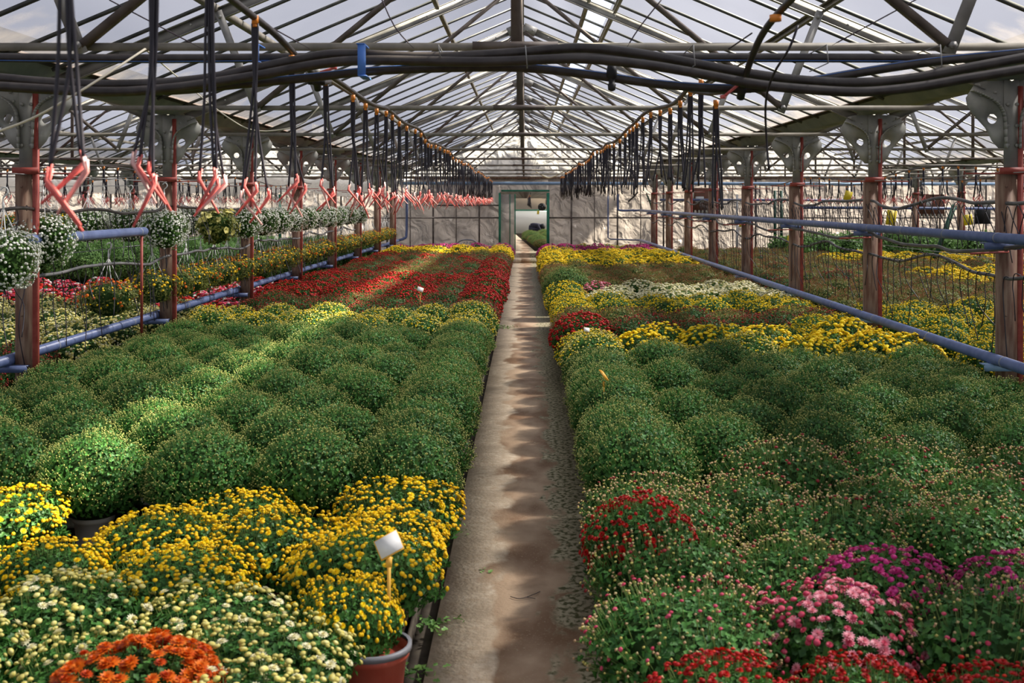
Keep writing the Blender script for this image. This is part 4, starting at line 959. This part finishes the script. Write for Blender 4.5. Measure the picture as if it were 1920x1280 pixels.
# --- neighbour bays
def sidebay(side, y0, y1, kf, dx, name, x0=3.62, zs=1.0, ylim=None):
    y = y0; ri = 0; out = []
    while y < y1:
        ri += 1; x = x0; ci = 0
        while x < .437*y+1.0 and x < 12.6:
            ci += 1; xx = side*(x+(dx*.4 if ri % 2 else 0)); kd = kf(xx, y)
            if kd: put(kd, xx+prng.uniform(-.04, .04), y+prng.uniform(-.05, .05), f'{DESC[kd]}, {name}, {od(ri)} row back, {od(ci)} from the posts', f'{name} {GRP[kd]}', POTW if kd in ('bedding', 'redbedding', 'tallgreen') else None)
            x += dx
        y += dx*.96
r3 = random.Random(77)
def right(x, y):
    if y < 12.4: return 'yellowbud'
    if 16.2 < y < 18.6 and 6.1 < x < 7.9: return 'yellowvivid'
    if y > 24.6: return 'bush' if x > 6 else 'rustbud'
    if 21.5 < y < 23.5 and x > 6: return 'yellowvivid' if x < 9.2 else 'ivory'
    return 'rustbud' if r3.random() < .94 else 'winebud'
sidebay(1, 7.7, 27.5, right, .53, 'right neighbour bay', 3.68)
def left(x, y):
    if y < 9.2: return 'winebud'
    if y < 13.2: return 'creambud'
    if y < 19.5: return ('redbedding' if r3.random() < .25 else 'bedding')
    return 'tallgreen'
sidebay(-1, 8.1, 27.5, left, .53, 'left neighbour bay', 3.76)
# beyond the doorway
for i, (x, y) in enumerate([(.55+.0*k, 34+k*.8) for k in range(12)]+[(1.1, 34+k*.8) for k in range(12)]+[(1.65, 36+k*.9) for k in range(8)]):
    x -= (y-33)*.04
    if abs(y-44) < .6 and x < .5: continue
    put('brightgreen' if i % 3 else 'rustbud', x, y, 'green plant in the bed beyond the doorway, right of its path', 'plants beyond the doorway', None, 1.0, z=.12, zs=.72)
for k in range(3): put('brightgreen', .10+k*.42, 42.3+k*.2, 'green plant in front of the crouching person beyond the doorway', 'plants in front of the crouching person', None, .8, z=.12, zs=.55)
for k in range(10): put('yellowvivid' if k % 2 else 'yellowbud', -1.05-(k*1.5)*.04, 36+k*1.3, 'yellow flowering plant beyond the doorway, left of its path', 'yellow plants beyond the doorway', None, .9, z=.12, zs=.8)
# ---------------------------------------------------------------- hanging baskets
def basket_mesh(kd, seed):
    rng = np.random.RandomState(seed)
    if kd == 'alyssum': return plant('basket_'+kd, seed, R_=.185, H=.16, rim=-.06, leafm='leafl', nl=1100, lsz=(.012, .024), stemlen=.04, bot=.20, blooms=[(PM, 'white_petal', 820, (.006, .010), -.85)], lob=.10, zmin=-.9, up=.1)
    if kd == 'petunia': return plant('basket_'+kd, seed, R_=.19, H=.16, rim=-.06, leafm='leafo', nl=1200, lsz=(.02, .034), stemlen=.04, bot=.22, blooms=[(PET, 'cream_petal', 52, (.026, .036), -.5)], lob=.14, zmin=-.9, up=.1)
    return plant('basket_'+kd, seed, R_=.21, H=.11, rim=-.08, leafm='leafo', nl=1500, lsz=(.014, .026), stemlen=.05, bot=.17, blooms=[(PM, 'orange_petal' if seed % 2 else 'gold_petal', 44, (.010, .016), -.4), (PM, 'gold_petal', 60, (.006, .010), -.5)], lob=.16, zmin=-.85, up=.2)
BK = {'alyssum': [basket_mesh('alyssum', s) for s in (61, 62, 63)], 'petunia': [basket_mesh('petunia', 64)], 'marigold': [basket_mesh('marigold', s) for s in (65, 66, 67, 68)]}
BPOT = MB().lathe([(.07, -.13), (.10, -.10), (.125, .0), (.13, .02), (.12, .02)], 20).mesh('basket_pot', 'white')
b = MB(); hz = .36
for i in range(4):
    a = i*math.pi/2+.6; b.tube([(math.cos(a)*.12, math.sin(a)*.12, .02), (0, 0, hz-.07)], .0028, 5)
HANG = b.mesh('hanger_strands', 'white')
b = MB(); b.tube([(0, 0, hz-.08), (0, 0, hz-.04)], .007, 6); b.tube([(0, 0, hz-.05), (.0, 0, hz-.015), (.015, 0, hz), (.026, 0, hz+.018), (.018, 0, hz+.038), (0, 0, hz+.042), (-.014, 0, hz+.028)], .0045, 6, smoothn=4); HOOK = b.mesh('hook', 'white', smooth=True)
bc = {}
def basket(kd, x, y, ztop, label, group, parts=True, s=1.0):
    i = bc.get(kd, 0); bc[kd] = i+1; fm, bm = BK[kd][i % len(BK[kd])]
    t = empty('hanging_basket', (x, y, ztop-(hz+.035)*s), 0, s)
    part('foliage', fm, t).rotation_euler.z = i*1.3; part('blooms', bm, t).rotation_euler.z = i*1.3; part('basket_pot', BPOT, t)
    h = part('hanger', HANG, t); part('hook', HOOK, h)
    return tag(t, label, 'hanging basket', group)
zt = CH+.18
al = [7.05, 7.75, 10.35, 12.1, 13.3, 14.2, 15.1, 16.0, 16.9, 17.8, 18.8, 19.8, 21.0, 22.2]
for i, y in enumerate(al):
    kd = 'petunia' if i == 3 else 'alyssum'
    basket(kd, -3.24+(.05 if i == 0 else 0), y, zt-(.10 if i == 0 else .02), ('cream petunia hanging basket, the only one in the upper left row' if i == 3 else f'white alyssum hanging basket in the upper left row, {od(i+1)} from the camera'), None if i == 3 else 'white alyssum baskets on the upper left wire', s=1.12 if i < 1 else 1.05)
y = 9.3; i = 0
while y < 28.5:
    i += 1; basket('marigold', -3.38+(.0 if i > 1 else .02), y, CH-.34, f'orange and yellow flowered hanging basket, lower left row, {od(i)} from the camera', 'orange flowered baskets on the lower left wire', s=1.05); y += .52 if i > 1 else 1.15
for i, (x, y) in enumerate([(-4.7, 12.4), (-4.28, 12.5), (-3.88, 12.6), (-4.95, 13.5), (-4.6, 14.2), (-4.25, 14.4)]):
    basket('alyssum', x, y, CH+.17, f'white alyssum basket hanging behind the left posts, {od(i+1)} of the rear cluster', 'white alyssum baskets behind the left posts', s=1.1)
for i, (x, y) in enumerate([(-6.6, 15.0), (-6.1, 15.3), (-5.7, 15.6), (-5.3, 16), (-7.6, 20), (-7.0, 20.3), (-6.4, 20.6), (-8.2, 20.2), (-5.8, 20.9), (-5.2, 21)]):
    basket('marigold', x, y, CH+.16, f'orange flowered basket hanging far in the left neighbour bay, {od(i+1)} of its row', 'baskets far in the left neighbour bay', s=1.1)
cord([(-9, 15.2, CH+.18), (-3.3, 12.6, CH+.18)], .003, 'gwire', 'grey wire carrying the rear baskets on the left', 'wire', 'wire', 0)
# ---------------------------------------------------------------- labels stuck in the pots
def ptag(loc, rz, tilt, label, sc_=1.0, face='white', st='ytag'):
    t = empty('plant_tag', loc, rz, sc_)
    MB().bar((0, 0, -.16), (0, 0, .12), .012, .006, up=(0, 1, 0)).box((0, 0, .10), (.02, .008, .03)).build('stake', st, t)
    Rm = Matrix.Rotation(tilt, 3, 'Y') @ Matrix.Rotation(R(-38), 3, 'X')
    MB().box((0, -.0, .155), (.082, .006, .070), Rm).build('tag_rim', st, t); MB().box((0, -.004, .1575), (.076, .006, .062), Rm).build('tag_face', face, t)
    return tag(t, label, 'plant tag')
ptag((-.435, 3.68, .35), .1, R(-28), 'blank white plant tag on a yellow stake near the path curb')
ptag(tuple(P(1132, 752, 6.6)), 1.25, R(18), 'amber yellow plant tag seen side-on in the right green plants', .95, 'otag', 'otag')
ptag(tuple(P(788, 566, 12.9)), .2, R(20), 'small white plant tag among the red flowers in the left bed', .9)
ptag(tuple(P(1100, 640, 9.2)), .2, R(10), 'tiny white plant tag in the yellow budding plants, right bed', .6)
# small weeds and litter on the path
def tuft(x, y, n, s, label, seed):
    rng = np.random.RandomState(seed); b = MB(); pos = np.stack([rng.normal(0, s, n), rng.normal(0, s*.9, n), rng.uniform(.003, s*.5, n)], -1)
    b.inst(LEAF, pos, basis(np.tile([0, 0, 1.0], (n, 1)), rng, .5), rng.uniform(.018, .034, n), 0)
    tag(b.build('weed', 'leafl', loc=(x, y, 0)), label, 'weed')
tuft(-.27, 14.6, 60, .07, 'green weed growing in the path crack far down the left side', 1)
tuft(-.335, 4.35, 40, .045, 'green weed in the trough beside the yellow plants', 2)
tuft(-.345, 5.6, 30, .035, 'green weed at the path edge beside the white pots', 3)
tuft(-.37, 3.9, 34, .04, 'green weed beside the curb nearest the red pot', 4)
tuft(-.19, 5.0, 5, .02, 'few fallen leaves on the pale side of the path', 5)
b = MB(); p = P(985, 1122, 4.65); b.tube([(p.x-.06, 4.66, .006), (p.x-.02, 4.63, .008), (p.x+.03, 4.67, .010), (p.x+.06, 4.72, .006)], .002, 5, smoothn=3); b.tube([(p.x-.0, 4.65, .008), (p.x+.04, 4.63, .008)], .0015, 4)
tag(b.build('twig', 'dark'), 'small dry twig lying on the damp path', 'twig')
sc.cycles.max_bounces = 10; sc.cycles.diffuse_bounces = 4; sc.cycles.transparent_max_bounces = 24; sc.cycles.transmission_bounces = 4
